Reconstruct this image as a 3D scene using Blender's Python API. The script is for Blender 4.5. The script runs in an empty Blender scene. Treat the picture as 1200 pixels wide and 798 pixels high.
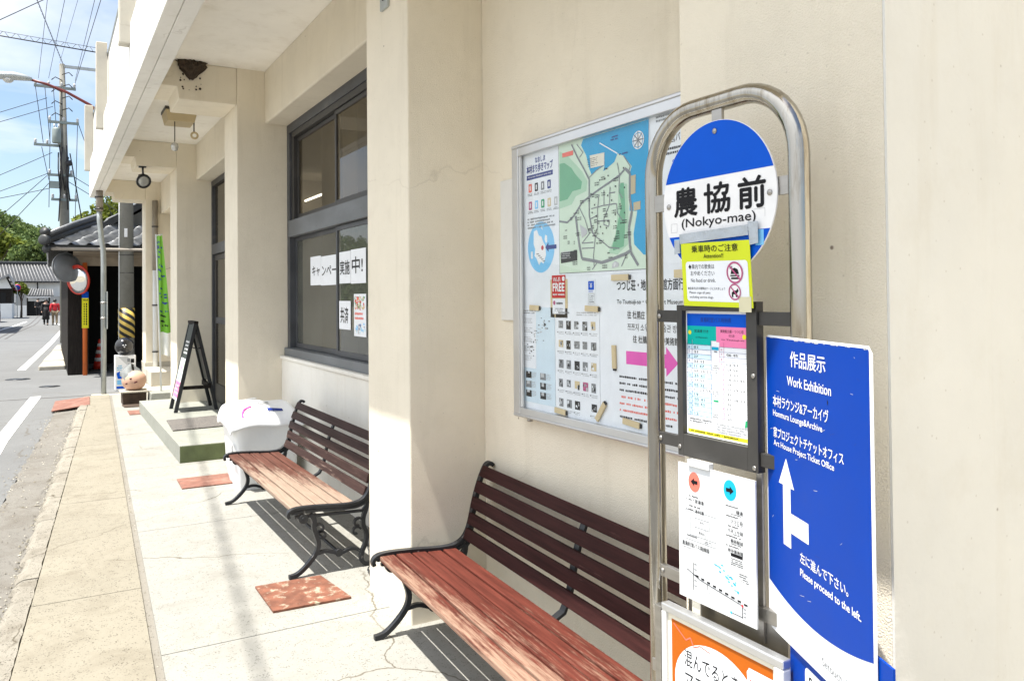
import bpy, math, random
import numpy as np
from mathutils import Vector, Matrix
R = math.radians
random.seed(7)
sc = bpy.context.scene
COL = sc.collection

# ---------------------------------------------------------------- camera
YAW, PITCH, ROLL = math.atan(542/940), R(0.9), R(0.51)
fw0 = Vector((math.sin(YAW), math.cos(YAW), 0)); r0 = Vector((math.cos(YAW), -math.sin(YAW), 0)); u0 = Vector((0, 0, 1))
fw = fw0*math.cos(PITCH) + u0*math.sin(PITCH); u1 = u0*math.cos(PITCH) - fw0*math.sin(PITCH)
rt = r0*math.cos(ROLL) - u1*math.sin(ROLL); up = u1*math.cos(ROLL) + r0*math.sin(ROLL)
cam_d = bpy.data.cameras.new('camera'); cam = bpy.data.objects.new('camera', cam_d); COL.objects.link(cam)
mw = Matrix((rt, up, -fw)).transposed().to_4x4(); mw.translation = (0, 0, 1.5); cam.matrix_world = mw
cam_d.sensor_width = 36; cam_d.lens = 28.2; cam_d.shift_y = -0.0556; cam_d.clip_end = 3000; cam_d.clip_start = 0.05
sc.camera = cam

# ---------------------------------------------------------------- light
SUN = Vector((0.353, 0.03, -1.0)).normalized()          # direction the sunlight travels
sun_d = bpy.data.lights.new('sun', 'SUN'); sun_d.energy = 4.9; sun_d.angle = R(0.5); sun_d.color = (1, 0.955, 0.88)
sun = bpy.data.objects.new('sun', sun_d); COL.objects.link(sun); sun.location = (-4, 0, 12)
sun.rotation_euler = SUN.to_track_quat('-Z', 'Y').to_euler()
world = bpy.data.worlds.new('World'); sc.world = world; world.use_nodes = True
wn, wl = world.node_tree.nodes, world.node_tree.links
bg = wn['Background']
sky = wn.new('ShaderNodeTexSky'); sky.sky_type = 'NISHITA'; sky.sun_disc = False
sky.sun_elevation = math.asin(-SUN.z); sky.sun_rotation = R(265); sky.air_density = 1.0; sky.dust_density = 1.2; sky.ozone_density = 1.0
tc = wn.new('ShaderNodeTexCoord'); sep = wn.new('ShaderNodeSeparateXYZ'); wl.new(tc.outputs['Generated'], sep.inputs[0])
ad = wn.new('ShaderNodeMath'); ad.operation = 'ADD'; ad.inputs[1].default_value = 0.18; wl.new(sep.outputs['Z'], ad.inputs[0])
mx0 = wn.new('ShaderNodeMath'); mx0.operation = 'MAXIMUM'; mx0.inputs[1].default_value = 0.05; wl.new(ad.outputs[0], mx0.inputs[0])
dv = wn.new('ShaderNodeVectorMath'); dv.operation = 'DIVIDE'; cb = wn.new('ShaderNodeCombineXYZ')
for k in range(3): wl.new(mx0.outputs[0], cb.inputs[k])
wl.new(tc.outputs['Generated'], dv.inputs[0]); wl.new(cb.outputs[0], dv.inputs[1])
mpw = wn.new('ShaderNodeMapping'); mpw.inputs['Location'].default_value = (3.1, 1.7, 0.4); mpw.inputs['Scale'].default_value = (1.0, 0.75, 1); wl.new(dv.outputs[0], mpw.inputs[0])
nz = wn.new('ShaderNodeTexNoise'); nz.inputs['Scale'].default_value = 1.5; nz.inputs['Detail'].default_value = 7; nz.inputs['Roughness'].default_value = 0.55; nz.inputs['Distortion'].default_value = 0.4
wl.new(mpw.outputs[0], nz.inputs['Vector'])
rp = wn.new('ShaderNodeValToRGB'); rp.color_ramp.elements[0].position = 0.46; rp.color_ramp.elements[1].position = 0.74; wl.new(nz.outputs['Fac'], rp.inputs[0])
mixw = wn.new('ShaderNodeMix'); mixw.data_type = 'RGBA'
# thin bright cloud, denser on the sunny side and brighter near the sun
dt = wn.new('ShaderNodeVectorMath'); dt.operation = 'DOT_PRODUCT'; wl.new(tc.outputs['Generated'], dt.inputs[0]); dt.inputs[1].default_value = -SUN
def wmath(op, a, b):
    x = wn.new('ShaderNodeMath'); x.operation = op
    for k, v in ((0, a), (1, b)):
        if isinstance(v, (int, float)): x.inputs[k].default_value = v
        else: wl.new(v, x.inputs[k])
    return x.outputs[0]
dpos = wmath('MAXIMUM', dt.outputs['Value'], 0.0)
halo = wmath('ADD', 1.0, wmath('MULTIPLY', wmath('POWER', dpos, 2.5), 1.1))
cover = wmath('ADD', nz.outputs['Fac'], wmath('MULTIPLY', wmath('MAXIMUM', wmath('MULTIPLY', sep.outputs['X'], -1.0), 0.0), 0.35))
wl.new(cover, rp.inputs[0])
ccol = wn.new('ShaderNodeVectorMath'); ccol.operation = 'SCALE'; ccol.inputs[0].default_value = (5.6, 5.8, 6.1); wl.new(halo, ccol.inputs['Scale'])
wl.new(rp.outputs[0], mixw.inputs[0]); wl.new(sky.outputs[0], mixw.inputs[6]); wl.new(ccol.outputs[0], mixw.inputs[7])
wl.new(mixw.outputs[2], bg.inputs[0]); bg.inputs[1].default_value = 0.10
sc.view_settings.view_transform = 'Standard'; sc.view_settings.look = 'None'; sc.view_settings.gamma = 1
sc.view_settings.exposure = 1.07
sc.view_settings.use_curve_mapping = False
sc.cycles.max_bounces = 10; sc.cycles.diffuse_bounces = 6; sc.cycles.transparent_max_bounces = 12

# ---------------------------------------------------------------- materials
def nodes(name):
    m = bpy.data.materials.new(name); m.use_nodes = True
    return m, m.node_tree.nodes, m.node_tree.links, m.node_tree.nodes['Principled BSDF']
def rgba(c): return (c[0], c[1], c[2], 1)
def coords(N, L, stretch=None, loc=(0, 0, 0)):
    t = N.new('ShaderNodeTexCoord'); mp = N.new('ShaderNodeMapping'); L.new(t.outputs['Object'], mp.inputs[0])
    mp.inputs['Location'].default_value = loc
    if stretch: mp.inputs['Scale'].default_value = stretch
    return mp.outputs[0]
def noise(N, L, v, scale, detail=4, rough=.55, dist=0):
    n = N.new('ShaderNodeTexNoise'); n.inputs['Scale'].default_value = scale; n.inputs['Detail'].default_value = detail
    n.inputs['Roughness'].default_value = rough; n.inputs['Distortion'].default_value = dist; L.new(v, n.inputs['Vector']); return n.outputs['Fac']
def ramp(N, L, f, a, b, ca=(0, 0, 0), cb=(1, 1, 1)):
    r = N.new('ShaderNodeValToRGB'); e = r.color_ramp.elements
    e[0].position = a; e[1].position = b; e[0].color = rgba(ca); e[1].color = rgba(cb); L.new(f, r.inputs[0]); return r.outputs[0]
def mixc(N, L, f, a, b, mode='MIX'):
    x = N.new('ShaderNodeMix'); x.data_type = 'RGBA'; x.blend_type = mode
    for sock, val in ((0, f), (6, a), (7, b)):
        if isinstance(val, (int, float)): x.inputs[sock].default_value = val
        elif isinstance(val, tuple): x.inputs[sock].default_value = rgba(val)
        else: L.new(val, x.inputs[sock])
    return x.outputs[2]
def math_(N, L, op, a, b=0.0):
    x = N.new('ShaderNodeMath'); x.operation = op
    for k, val in ((0, a), (1, b)):
        if isinstance(val, (int, float)): x.inputs[k].default_value = val
        else: L.new(val, x.inputs[k])
    return x.outputs[0]
def bump(N, L, B, h, strength, dist=.01, prev=None):
    b = N.new('ShaderNodeBump'); b.inputs['Strength'].default_value = strength; b.inputs['Distance'].default_value = dist
    L.new(h, b.inputs['Height'])
    if prev is not None: L.new(prev, b.inputs['Normal'])
    L.new(b.outputs[0], B.inputs['Normal']); return b.outputs[0]
def vor(N, L, v, scale, feature='F1'):
    n = N.new('ShaderNodeTexVoronoi'); n.feature = feature; n.inputs['Scale'].default_value = scale; L.new(v, n.inputs['Vector']); return n
def pbr(name, col, rough=.6, metal=0., var=.1, scale=6., bmp=0., bscale=80., col2=None, thr=(.5, .62), scale2=3., stretch=None, spots=None, spec=.5, detail=4):
    m, N, L, B = nodes(name); v = coords(N, L, stretch)
    n1 = noise(N, L, v, scale, detail)
    c = ramp(N, L, n1, .3, .7, tuple(x*(1-var) for x in col), tuple(min(1, x*(1+var)) for x in col))
    if col2 is not None:
        f2 = ramp(N, L, noise(N, L, v, scale2, 7, .65), thr[0], thr[1]); c = mixc(N, L, f2, c, col2)
    if spots:
        vn = vor(N, L, v, spots[0]); c = mixc(N, L, ramp(N, L, vn.outputs['Distance'], spots[1]*.6, spots[1], (1, 1, 1), (0, 0, 0)), c, spots[2])
    L.new(c, B.inputs['Base Color'])
    rr = math_(N, L, 'ADD', math_(N, L, 'MULTIPLY', n1, .16), rough-.08); L.new(rr, B.inputs['Roughness'])
    B.inputs['Metallic'].default_value = metal; B.inputs['Specular IOR Level'].default_value = spec
    if bmp: bump(N, L, B, noise(N, L, v, bscale, 3), bmp)
    return m
def ink(name, col, rough=.42): return pbr(name, col, rough, var=.035, scale=14, spec=.12)
def glow(name, col, s):
    m, N, L, B = nodes(name); B.inputs['Base Color'].default_value = rgba(col); B.inputs['Emission Color'].default_value = rgba(col); B.inputs['Emission Strength'].default_value = s; return m
def glass(name, tint=(.9, .92, .9), dirt=.0, dirtcol=(.3, .29, .25), rough=.01):
    m, N, L, B = nodes(name); out = N['Material Output']; N.remove(B)
    tr = N.new('ShaderNodeBsdfTransparent'); tr.inputs[0].default_value = rgba(tint)
    gl = N.new('ShaderNodeBsdfGlossy'); gl.inputs['Roughness'].default_value = rough
    fr = N.new('ShaderNodeFresnel'); fr.inputs[0].default_value = 1.5
    df = N.new('ShaderNodeBsdfDiffuse'); df.inputs[0].default_value = rgba(dirtcol)
    a = N.new('ShaderNodeMixShader'); b = N.new('ShaderNodeMixShader')
    if dirt:
        f = ramp(N, L, noise(N, L, coords(N, L), 2.5, 6, .6), .3, .75, (dirt*.75,)*3, (min(1, dirt*1.2),)*3); L.new(f, a.inputs[0])
    else: a.inputs[0].default_value = 0
    L.new(tr.outputs[0], a.inputs[1]); L.new(df.outputs[0], a.inputs[2])
    gm = N.new('ShaderNodeNewGeometry'); L.new(math_(N, L, 'MULTIPLY', fr.outputs[0], math_(N, L, 'SUBTRACT', 1.0, gm.outputs['Backfacing'])), b.inputs[0]); L.new(a.outputs[0], b.inputs[1]); L.new(gl.outputs[0], b.inputs[2]); L.new(b.outputs[0], out.inputs[0])
    return m
def stucco(name, col, bmp=.35, bscale=230, dots=True, stain=(.5, .44, .33), low=True):
    m, N, L, B = nodes(name); v = coords(N, L)
    n1 = noise(N, L, v, 1.6, 6, .6); c = ramp(N, L, n1, .3, .72, tuple(x*.93 for x in col), tuple(min(1, x*1.04) for x in col))
    st = ramp(N, L, noise(N, L, coords(N, L, (5, 5, .5)), 1.3, 7, .65), .55, .80); c = mixc(N, L, math_(N, L, 'MULTIPLY', st, .30), c, stain)
    mo = ramp(N, L, noise(N, L, v, 5, 8, .7), .52, .75); c = mixc(N, L, math_(N, L, 'MULTIPLY', mo, .16), c, stain)
    na = N.new('ShaderNodeTexNoise'); na.inputs['Scale'].default_value = 3; na.inputs['Detail'].default_value = 6; L.new(v, na.inputs['Vector']); sa = N.new('ShaderNodeVectorMath'); sa.operation = 'SCALE'; sa.inputs['Scale'].default_value = .35; L.new(na.outputs['Color'], sa.inputs[0]); aa = N.new('ShaderNodeVectorMath'); aa.operation = 'ADD'; L.new(v, aa.inputs[0]); L.new(sa.outputs[0], aa.inputs[1])
    ck = ramp(N, L, vor(N, L, aa.outputs[0], .6, 'DISTANCE_TO_EDGE').outputs['Distance'], .0008, .0022, (1, 1, 1), (0, 0, 0)); cp_ = ramp(N, L, noise(N, L, v, .8, 2), .54, .60); c = mixc(N, L, math_(N, L, 'MULTIPLY', math_(N, L, 'MULTIPLY', ck, cp_), .22), c, (.22, .17, .11))
    if dots:
        vn = vor(N, L, v, 5.5); d1 = ramp(N, L, vn.outputs['Distance'], .018, .034, (1, 1, 1), (0, 0, 0))
        pick = ramp(N, L, noise(N, L, v, 2.3, 2), .46, .5); c = mixc(N, L, math_(N, L, 'MULTIPLY', math_(N, L, 'MULTIPLY', d1, pick), .8), c, (.12, .08, .05))
        vn2 = vor(N, L, v, 26); d2 = ramp(N, L, vn2.outputs['Distance'], .04, .09, (1, 1, 1), (0, 0, 0)); c = mixc(N, L, math_(N, L, 'MULTIPLY', d2, .28), c, (.3, .26, .2))
    L.new(c, B.inputs['Base Color']); B.inputs['Roughness'].default_value = .85; B.inputs['Specular IOR Level'].default_value = .25
    b1 = bump(N, L, B, noise(N, L, v, bscale, 3, .6), bmp, .012)
    bump(N, L, B, noise(N, L, v, 9, 3), .12, .03, b1)
    return m
def concrete(name, col, dark, speck=.5, crack=.8, rough=.9, cscale=.55, bl=.3, patch=.5):
    m, N, L, B = nodes(name); v = coords(N, L)
    n1 = noise(N, L, v, .9, 8, .62); c = ramp(N, L, n1, .3, .7, tuple(x*.9 for x in col), tuple(min(1, x*1.05) for x in col))
    n2 = ramp(N, L, noise(N, L, v, 3.1, 8, .7, .6), .48, .75); c = mixc(N, L, math_(N, L, 'MULTIPLY', n2, patch), c, dark)
    sp = vor(N, L, v, 95); s1 = ramp(N, L, sp.outputs['Distance'], .2, .42, (1, 1, 1), (0, 0, 0)); pk = ramp(N, L, noise(N, L, v, 22, 5, .7), .46, .58)
    c = mixc(N, L, math_(N, L, 'MULTIPLY', math_(N, L, 'MULTIPLY', s1, pk), speck), c, tuple(x*.38 for x in dark))
    sp3 = vor(N, L, v, 11); s3 = ramp(N, L, sp3.outputs['Distance'], .03, .06, (1, 1, 1), (0, 0, 0)); c = mixc(N, L, math_(N, L, 'MULTIPLY', s3, speck), c, (.08, .07, .05))
    # hairline cracks
    ad_ = N.new('ShaderNodeVectorMath'); ad_.operation = 'ADD'; nn = N.new('ShaderNodeTexNoise'); nn.inputs['Scale'].default_value = 4; nn.inputs['Detail'].default_value = 5; L.new(v, nn.inputs['Vector'])
    sc_ = N.new('ShaderNodeVectorMath'); sc_.operation = 'SCALE'; sc_.inputs['Scale'].default_value = .22; L.new(nn.outputs['Color'], sc_.inputs[0]); L.new(v, ad_.inputs[0]); L.new(sc_.outputs[0], ad_.inputs[1])
    ve = vor(N, L, ad_.outputs[0], cscale, 'DISTANCE_TO_EDGE'); cr = ramp(N, L, ve.outputs['Distance'], .0012, .0035, (1, 1, 1), (0, 0, 0))
    pk2 = ramp(N, L, noise(N, L, v, 1.1, 2), .47, .55); crm = math_(N, L, 'MULTIPLY', math_(N, L, 'MULTIPLY', cr, pk2), crack); c = mixc(N, L, crm, c, (.09, .075, .05))
    L.new(c, B.inputs['Base Color']); B.inputs['Roughness'].default_value = rough; B.inputs['Specular IOR Level'].default_value = .3
    b1 = bump(N, L, B, noise(N, L, v, 140, 4, .7), bl, .01); bump(N, L, B, noise(N, L, v, 14, 5), .2, .02, b1)
    return m
def plank(name, paint, bare, amount, y0=None, y1=None, x0=None, x1=None):
    """weathered painted slats: paint flakes off along the grain (local y)"""
    m, N, L, B = nodes(name); v = coords(N, L, (1, .16, 1)); vf = coords(N, L, (60, 3.2, 60)); 
    gi = N.new('ShaderNodeNewGeometry'); rs = N.new('ShaderNodeVectorMath'); rs.operation = 'SCALE'; rs.inputs[0].default_value = (37, 61, 17); L.new(gi.outputs['Random Per Island'], rs.inputs['Scale'])
    def shift(vv):
        a_ = N.new('ShaderNodeVectorMath'); a_.operation = 'ADD'; L.new(vv, a_.inputs[0]); L.new(rs.outputs[0], a_.inputs[1]); return a_.outputs[0]
    v, vf = shift(v), shift(vf); fine = noise(N, L, vf, 1.6, 7, .75); big = noise(N, L, v, 9, 8, .68)
    t = N.new('ShaderNodeTexCoord'); s = N.new('ShaderNodeSeparateXYZ'); L.new(t.outputs['Object'], s.inputs[0])
    k = math_(N, L, 'ADD', math_(N, L, 'MULTIPLY', fine, .64), math_(N, L, 'MULTIPLY', big, .36))
    k = math_(N, L, 'ADD', k, math_(N, L, 'MULTIPLY', math_(N, L, 'SUBTRACT', gi.outputs['Random Per Island'], .5), .10))
    if y0 is not None:
        mr = N.new('ShaderNodeMapRange'); mr.inputs[1].default_value = y0; mr.inputs[2].default_value = y1; mr.inputs[3].default_value = -.16; mr.inputs[4].default_value = .22; L.new(s.outputs['Y'], mr.inputs[0]); k = math_(N, L, 'ADD', k, mr.outputs[0])
    if x0 is not None:
        mr = N.new('ShaderNodeMapRange'); mr.inputs[1].default_value = x0; mr.inputs[2].default_value = x1; mr.inputs[3].default_value = .13; mr.inputs[4].default_value = -.1; L.new(s.outputs['X'], mr.inputs[0]); k = math_(N, L, 'ADD', k, mr.outputs[0])
    f = ramp(N, L, k, .60-amount*.2, .74-amount*.2)
    pc = ramp(N, L, noise(N, L, vf, 1.1, 4), .3, .7, tuple(x*.6 for x in paint), tuple(x*1.25 for x in paint))
    bc = ramp(N, L, noise(N, L, vf, 1.7, 5), .3, .7, tuple(x*.8 for x in bare), tuple(min(1, x*1.15) for x in bare))
    L.new(mixc(N, L, f, pc, bc), B.inputs['Base Color']); B.inputs['Roughness'].default_value = .66; B.inputs['Specular IOR Level'].default_value = .12
    b1 = bump(N, L, B, fine, .3, .004); bump(N, L, B, f, -.25, .003, b1)
    return m

M = {}
M['cream'] = stucco('cream_stucco', (.80, .735, .605), .42)
M['cream_smooth'] = stucco('cream_smooth_paint', (.70, .69, .65), .06, 120)
M['panel_paint'] = stucco('pale_panel_paint', (.74, .72, .66), .06, 120)
M['ceiling'] = stucco('white_soffit_paint', (.92, .89, .82), .05, 90)
M['fascia'] = stucco('weathered_white_fascia', (.84, .83, .79), .1, 120, stain=(.4, .36, .27))
M['postc'] = stucco('weathered_post_concrete', (.52, .49, .42), .2, 90, stain=(.2, .18, .13))
M['parapet'] = stucco('white_parapet_paint', (.84, .84, .82), .05, 90)
M['porch'] = concrete('porch_concrete', (.285, .281, .256), (.175, .165, .137), .7, 1., patch=.5)
M['walk'] = concrete('sidewalk_concrete', (.25, .229, .18), (.15, .13, .095), .9, .6, patch=.65)
M['curb'] = concrete('rough_curb_concrete', (.30, .278, .232), (.14, .12, .09), 1, 1, bl=.9, patch=.85)
M['apron'] = concrete('worn_apron_concrete', (.185, .175, .155), (.115, .10, .08), .9, 1, bl=.6, patch=.8)
M['asphalt'] = concrete('grey_asphalt', (.16, .163, .162), (.125, .125, .123), .5, .7, cscale=.25, bl=.5, patch=.4)
M['gutter'] = concrete('gutter_strip_concrete', (.225, .21, .18), (.15, .135, .11), .4, .2, patch=.5)
M['earth'] = pbr('bare_ground', (.22, .20, .15), .95, var=.3, scale=.2, bmp=.4)
M['white_line'] = pbr('road_line_paint', (.78, .78, .75), .7, var=.06, scale=5, col2=(.45, .45, .43), thr=(.6, .72), scale2=9)
M['seam'] = pbr('dark_road_seam', (.07, .065, .06), .9)
M['step'] = concrete('step_concrete', (.285, .292, .258), (.19, .20, .165), .6, .6, patch=.5)
M['step_green'] = pbr('green_step_paint', (.085, .108, .045), .8, var=.2, scale=9, col2=(.07, .085, .03), thr=(.5, .7), scale2=7, bmp=.3)
M['gravelmat'] = pbr('pebble_mat', (.17, .155, .14), .9, var=.1, scale=4, spots=(95, .5, (.04, .04, .04)), bmp=.8, bscale=140)
M['iron'] = pbr('black_cast_iron', (.018, .02, .024), .38, .2, var=.2, bmp=.12, bscale=120, spec=.6)
M['iron_worn'] = pbr('worn_black_cast_iron', (.022, .024, .028), .42, .3, var=.3, col2=(.30, .29, .28), thr=(.63, .72), scale2=22, bmp=.15, bscale=120)
M['steel'] = pbr('stainless_tube', (.40, .38, .34), .13, 1., var=.12, scale=3, stretch=(8, 8, 1), col2=(.24, .205, .155), thr=(.5, .72), scale2=6)
M['steel_flat'] = pbr('brushed_steel_plate', (.40, .385, .36), .38, 1., var=.12, scale=5, stretch=(1, 1, 9))
M['alu'] = pbr('aluminium_frame', (.62, .63, .64), .36, .85, var=.06, scale=4)
M['darkmetal'] = pbr('dark_bronze_metal', (.055, .053, .05), .45, .4, var=.2, scale=10)
M['sash'] = pbr('grey_painted_steel_sash', (.062, .066, .074), .5, .1, var=.25, scale=5, col2=(.14, .135, .125), thr=(.6, .75), scale2=5, bmp=.1)
M['sash_mid'] = pbr('worn_grey_transom_paint', (.14, .15, .16), .55, .1, var=.2, scale=5, col2=(.045, .045, .045), thr=(.64, .70), scale2=14, stretch=(1, .4, 1), bmp=.1)
M['sash_dark'] = pbr('dark_sash_paint', (.045, .043, .042), .5, .1, var=.2, scale=5)
M['galv'] = pbr('galvanised_pipe', (.36, .39, .39), .42, .6, var=.15, scale=6)
M['pipe_brown'] = pbr('brown_downpipe', (.26, .23, .19), .5, var=.1)
M['pipe_white'] = pbr('white_plastic_pipe', (.68, .70, .70), .4, var=.06)
M['pole_conc'] = concrete('utility_pole_concrete', (.22, .215, .19), (.13, .13, .10), .3, .2, patch=.6)
M['rust'] = pbr('rusty_steel_plate', (.17, .065, .038), .75, .1, var=.35, scale=16, col2=(.36, .31, .23), thr=(.545, .66), scale2=20, bmp=.25, bscale=60)
M['redtile'] = pbr('faded_red_plate', (.195, .085, .06), .8, var=.25, scale=14, col2=(.27, .16, .12), thr=(.5, .7), scale2=10, bmp=.2)
M['white_plastic'] = pbr('white_sheet_plastic', (.78, .79, .80), .35, var=.04, scale=3, bmp=.35, bscale=9)
M['card'] = ink('laminated_card', (.64, .66, .68)); M['paper'] = ink('white_paper', (.80, .825, .86)); M['paper_warm'] = ink('cream_paper', (.76, .72, .60))
M['paper_blue'] = ink('pale_blue_paper', (.62, .74, .82))
for k, c in dict(black=(.012, .012, .014), grey=(.22, .23, .24), lgrey=(.5, .51, .52), blue=(.0, .10, .55), navy=(.02, .04, .22), royal=(.0, .085, .56), signblue=(.0, .04, .31), sky=(.02, .34, .62), lsky=(.22, .55, .85), teal=(.0, .42, .36), pink=(.82, .22, .42), magenta=(.75, .10, .45),
                 red=(.55, .03, .04), yellow=(.78, .72, .03), lime=(.62, .70, .03), orange=(.42, .10, .008), green=(.02, .33, .14), mapland=(.62, .74, .60), mapgreen=(.17, .42, .25), mapmid=(.42, .62, .45), tanb=(.52, .44, .28), coral=(.80, .16, .12), cyan=(.01, .36, .58), white=(.82, .82, .82), wood=(.62, .50, .30), rowblue=(.55, .74, .82), rose=(.45, .10, .22)).items():
    M[k] = ink('print_'+k, c)
M['tape'] = pbr('silver_tape', (.42, .46, .50), .35, .3, var=.1, scale=20, bmp=.3, bscale=60)
M['clear_tape'] = pbr('yellowed_tape', (.66, .62, .42), .3, var=.06)
M['acrylic'] = pbr('clear_acrylic_rim', (.62, .63, .62), .18, var=.06, spec=.8)
M['pane'] = glass('clear_glass', (.975, .985, .99)); M['pane_dirty'] = glass('dusty_window_glass', (.55, .56, .53), .34, (.24, .245, .215)); M['pane_up'] = glass('upper_window_glass', (.72, .69, .62), .16, (.20, .165, .11))
M['interior'] = pbr('dim_room_wall', (.34, .31, .26), .9); M['interior_dark'] = pbr('dim_room_floor', (.10, .09, .08), .9)
M['tube'] = glow('fluorescent_tube', (1, .97, .9), 5)
M['bulbglass'] = pbr('lamp_glass', (.55, .56, .55), .12, .3, var=.05, spec=.9)
M['fixture'] = pbr('aged_fixture_plastic', (.52, .42, .25), .5, var=.08)
M['nest'] = pbr('mud_nest', (.055, .038, .025), .95, var=.4, scale=40, bmp=1, bscale=70)
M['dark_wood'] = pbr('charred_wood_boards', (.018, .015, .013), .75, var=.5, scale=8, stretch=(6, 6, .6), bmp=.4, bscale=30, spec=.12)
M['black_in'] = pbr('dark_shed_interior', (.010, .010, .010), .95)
M['tile'] = pbr('grey_roof_tile', (.22, .225, .23), .35, .1, var=.25, scale=4, col2=(.36, .36, .35), thr=(.5, .75), scale2=3)
M['tile_far'] = pbr('silvery_roof_tile', (.21, .21, .21), .6, var=.25, scale=2)
M['tile_dark'] = pbr('dark_ridge_tile', (.028, .03, .032), .5, var=.3, scale=6)
M['plaster'] = pbr('white_plaster', (.72, .72, .70), .9, var=.06, scale=1.5); M['plaster_g'] = pbr('grey_plaster', (.30, .30, .29), .9, var=.12, scale=2); M['soffit_board'] = pbr('eave_board', (.33, .27, .20), .85, var=.15)
M['band'] = None
M['skin'] = pbr('skin', (.52, .34, .25), .55, var=.05); M['hair'] = pbr('black_hair', (.012, .01, .01), .5)
M['cloth_black'] = pbr('black_cloth', (.012, .012, .014), .85); M['cloth_red'] = pbr('red_cloth', (.50, .02, .03), .8); M['cloth_khaki'] = pbr('khaki_cloth', (.22, .17, .11), .85)
M['rubber'] = pbr('black_rubber', (.012, .012, .012), .6); M['ball'] = pbr('glossy_black_ball', (.010, .010, .011), .16, var=.1, spec=.7)
M['cone_red'] = pbr('cone_red_plastic', (.62, .035, .015), .45); M['pole_orange'] = pbr('orange_pole_paint', (.60, .13, .02), .45, var=.12)
M['mirror'] = pbr('mirror_face', (.85, .86, .86), .03, 1., var=.01); M['mirror_back'] = pbr('grey_mirror_back', (.17, .18, .19), .5, .2)
M['lamp_red'] = pbr('red_brown_arm_paint', (.15, .028, .024), .45, var=.15); M['lamp_grey'] = pbr('grey_lamp_housing', (.40, .43, .43), .45, .3)
M['wire'] = pbr('black_cable', (.02, .02, .022), .6); M['wire_grey'] = pbr('grey_cable', (.10, .11, .12), .6)
M['insul'] = pbr('porcelain_insulator', (.5, .5, .5), .3); M['xfmr'] = pbr('transformer_grey', (.22, .26, .25), .5, .2)
M['peach'] = pbr('peach_ornament_paint', (.58, .36, .26), .55, var=.07); M['capgrey'] = pbr('grey_ornament_cap', (.16, .17, .17), .75, var=.4, scale=14, bmp=.4)
M['plum'] = pbr('dark_red_mark', (.10, .012, .02), .5); M['soil'] = pbr('dark_brown_planter', (.055, .035, .022), .9, var=.4, scale=14, bmp=.5)
M['banner'] = pbr('lime_banner_cloth', (.15, .40, .025), .75, var=.1, bmp=.3, bscale=14); M['banner_w'] = pbr('white_banner_cloth', (.75, .76, .70), .75)
M['board'] = pbr('blackboard_green_black', (.020, .028, .022), .55, var=.2)
M['stone'] = concrete('pale_kerb_stone', (.46, .43, .36), (.25, .22, .17), .6, .6, patch=.8)
M['bark'] = pbr('tree_bark', (.10, .075, .055), .9, var=.3, bmp=.6, bscale=20)
M['car_paint'] = pbr('silver_car_paint', (.35, .36, .38), .25, .5); M['car_glass'] = pbr('dark_car_glass', (.015, .018, .02), .08, spec=.8)
def leafmat(name, col):
    m, N, L, B = nodes(name); oi = N.new('ShaderNodeNewGeometry'); v = coords(N, L)
    c = mixc(N, L, ramp(N, L, noise(N, L, v, .12, 3), .35, .65), tuple(x*.6 for x in col), tuple(x*1.5 for x in col))
    c = mixc(N, L, math_(N, L, 'MULTIPLY', oi.outputs['Random Per Island'], .45), c, (col[0]*2.2, col[1]*1.7, col[2]*.8))
    L.new(c, B.inputs['Base Color']); B.inputs['Roughness'].default_value = .7; B.inputs['Specular IOR Level'].default_value = .25
    tl = N.new('ShaderNodeBsdfTranslucent'); L.new(c, tl.inputs[0]); mx = N.new('ShaderNodeMixShader'); mx.inputs[0].default_value = .28
    out = N['Material Output']; L.new(B.outputs[0], mx.inputs[1]); L.new(tl.outputs[0], mx.inputs[2]); L.new(mx.outputs[0], out.inputs[0]); return m
M['leaf'] = leafmat('forest_leaves', (.085, .135, .05)); M['leaf_y'] = leafmat('yellow_green_leaves', (.12, .16, .028)); M['leaf_d'] = leafmat('dark_leaves', (.04, .075, .022))

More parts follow.
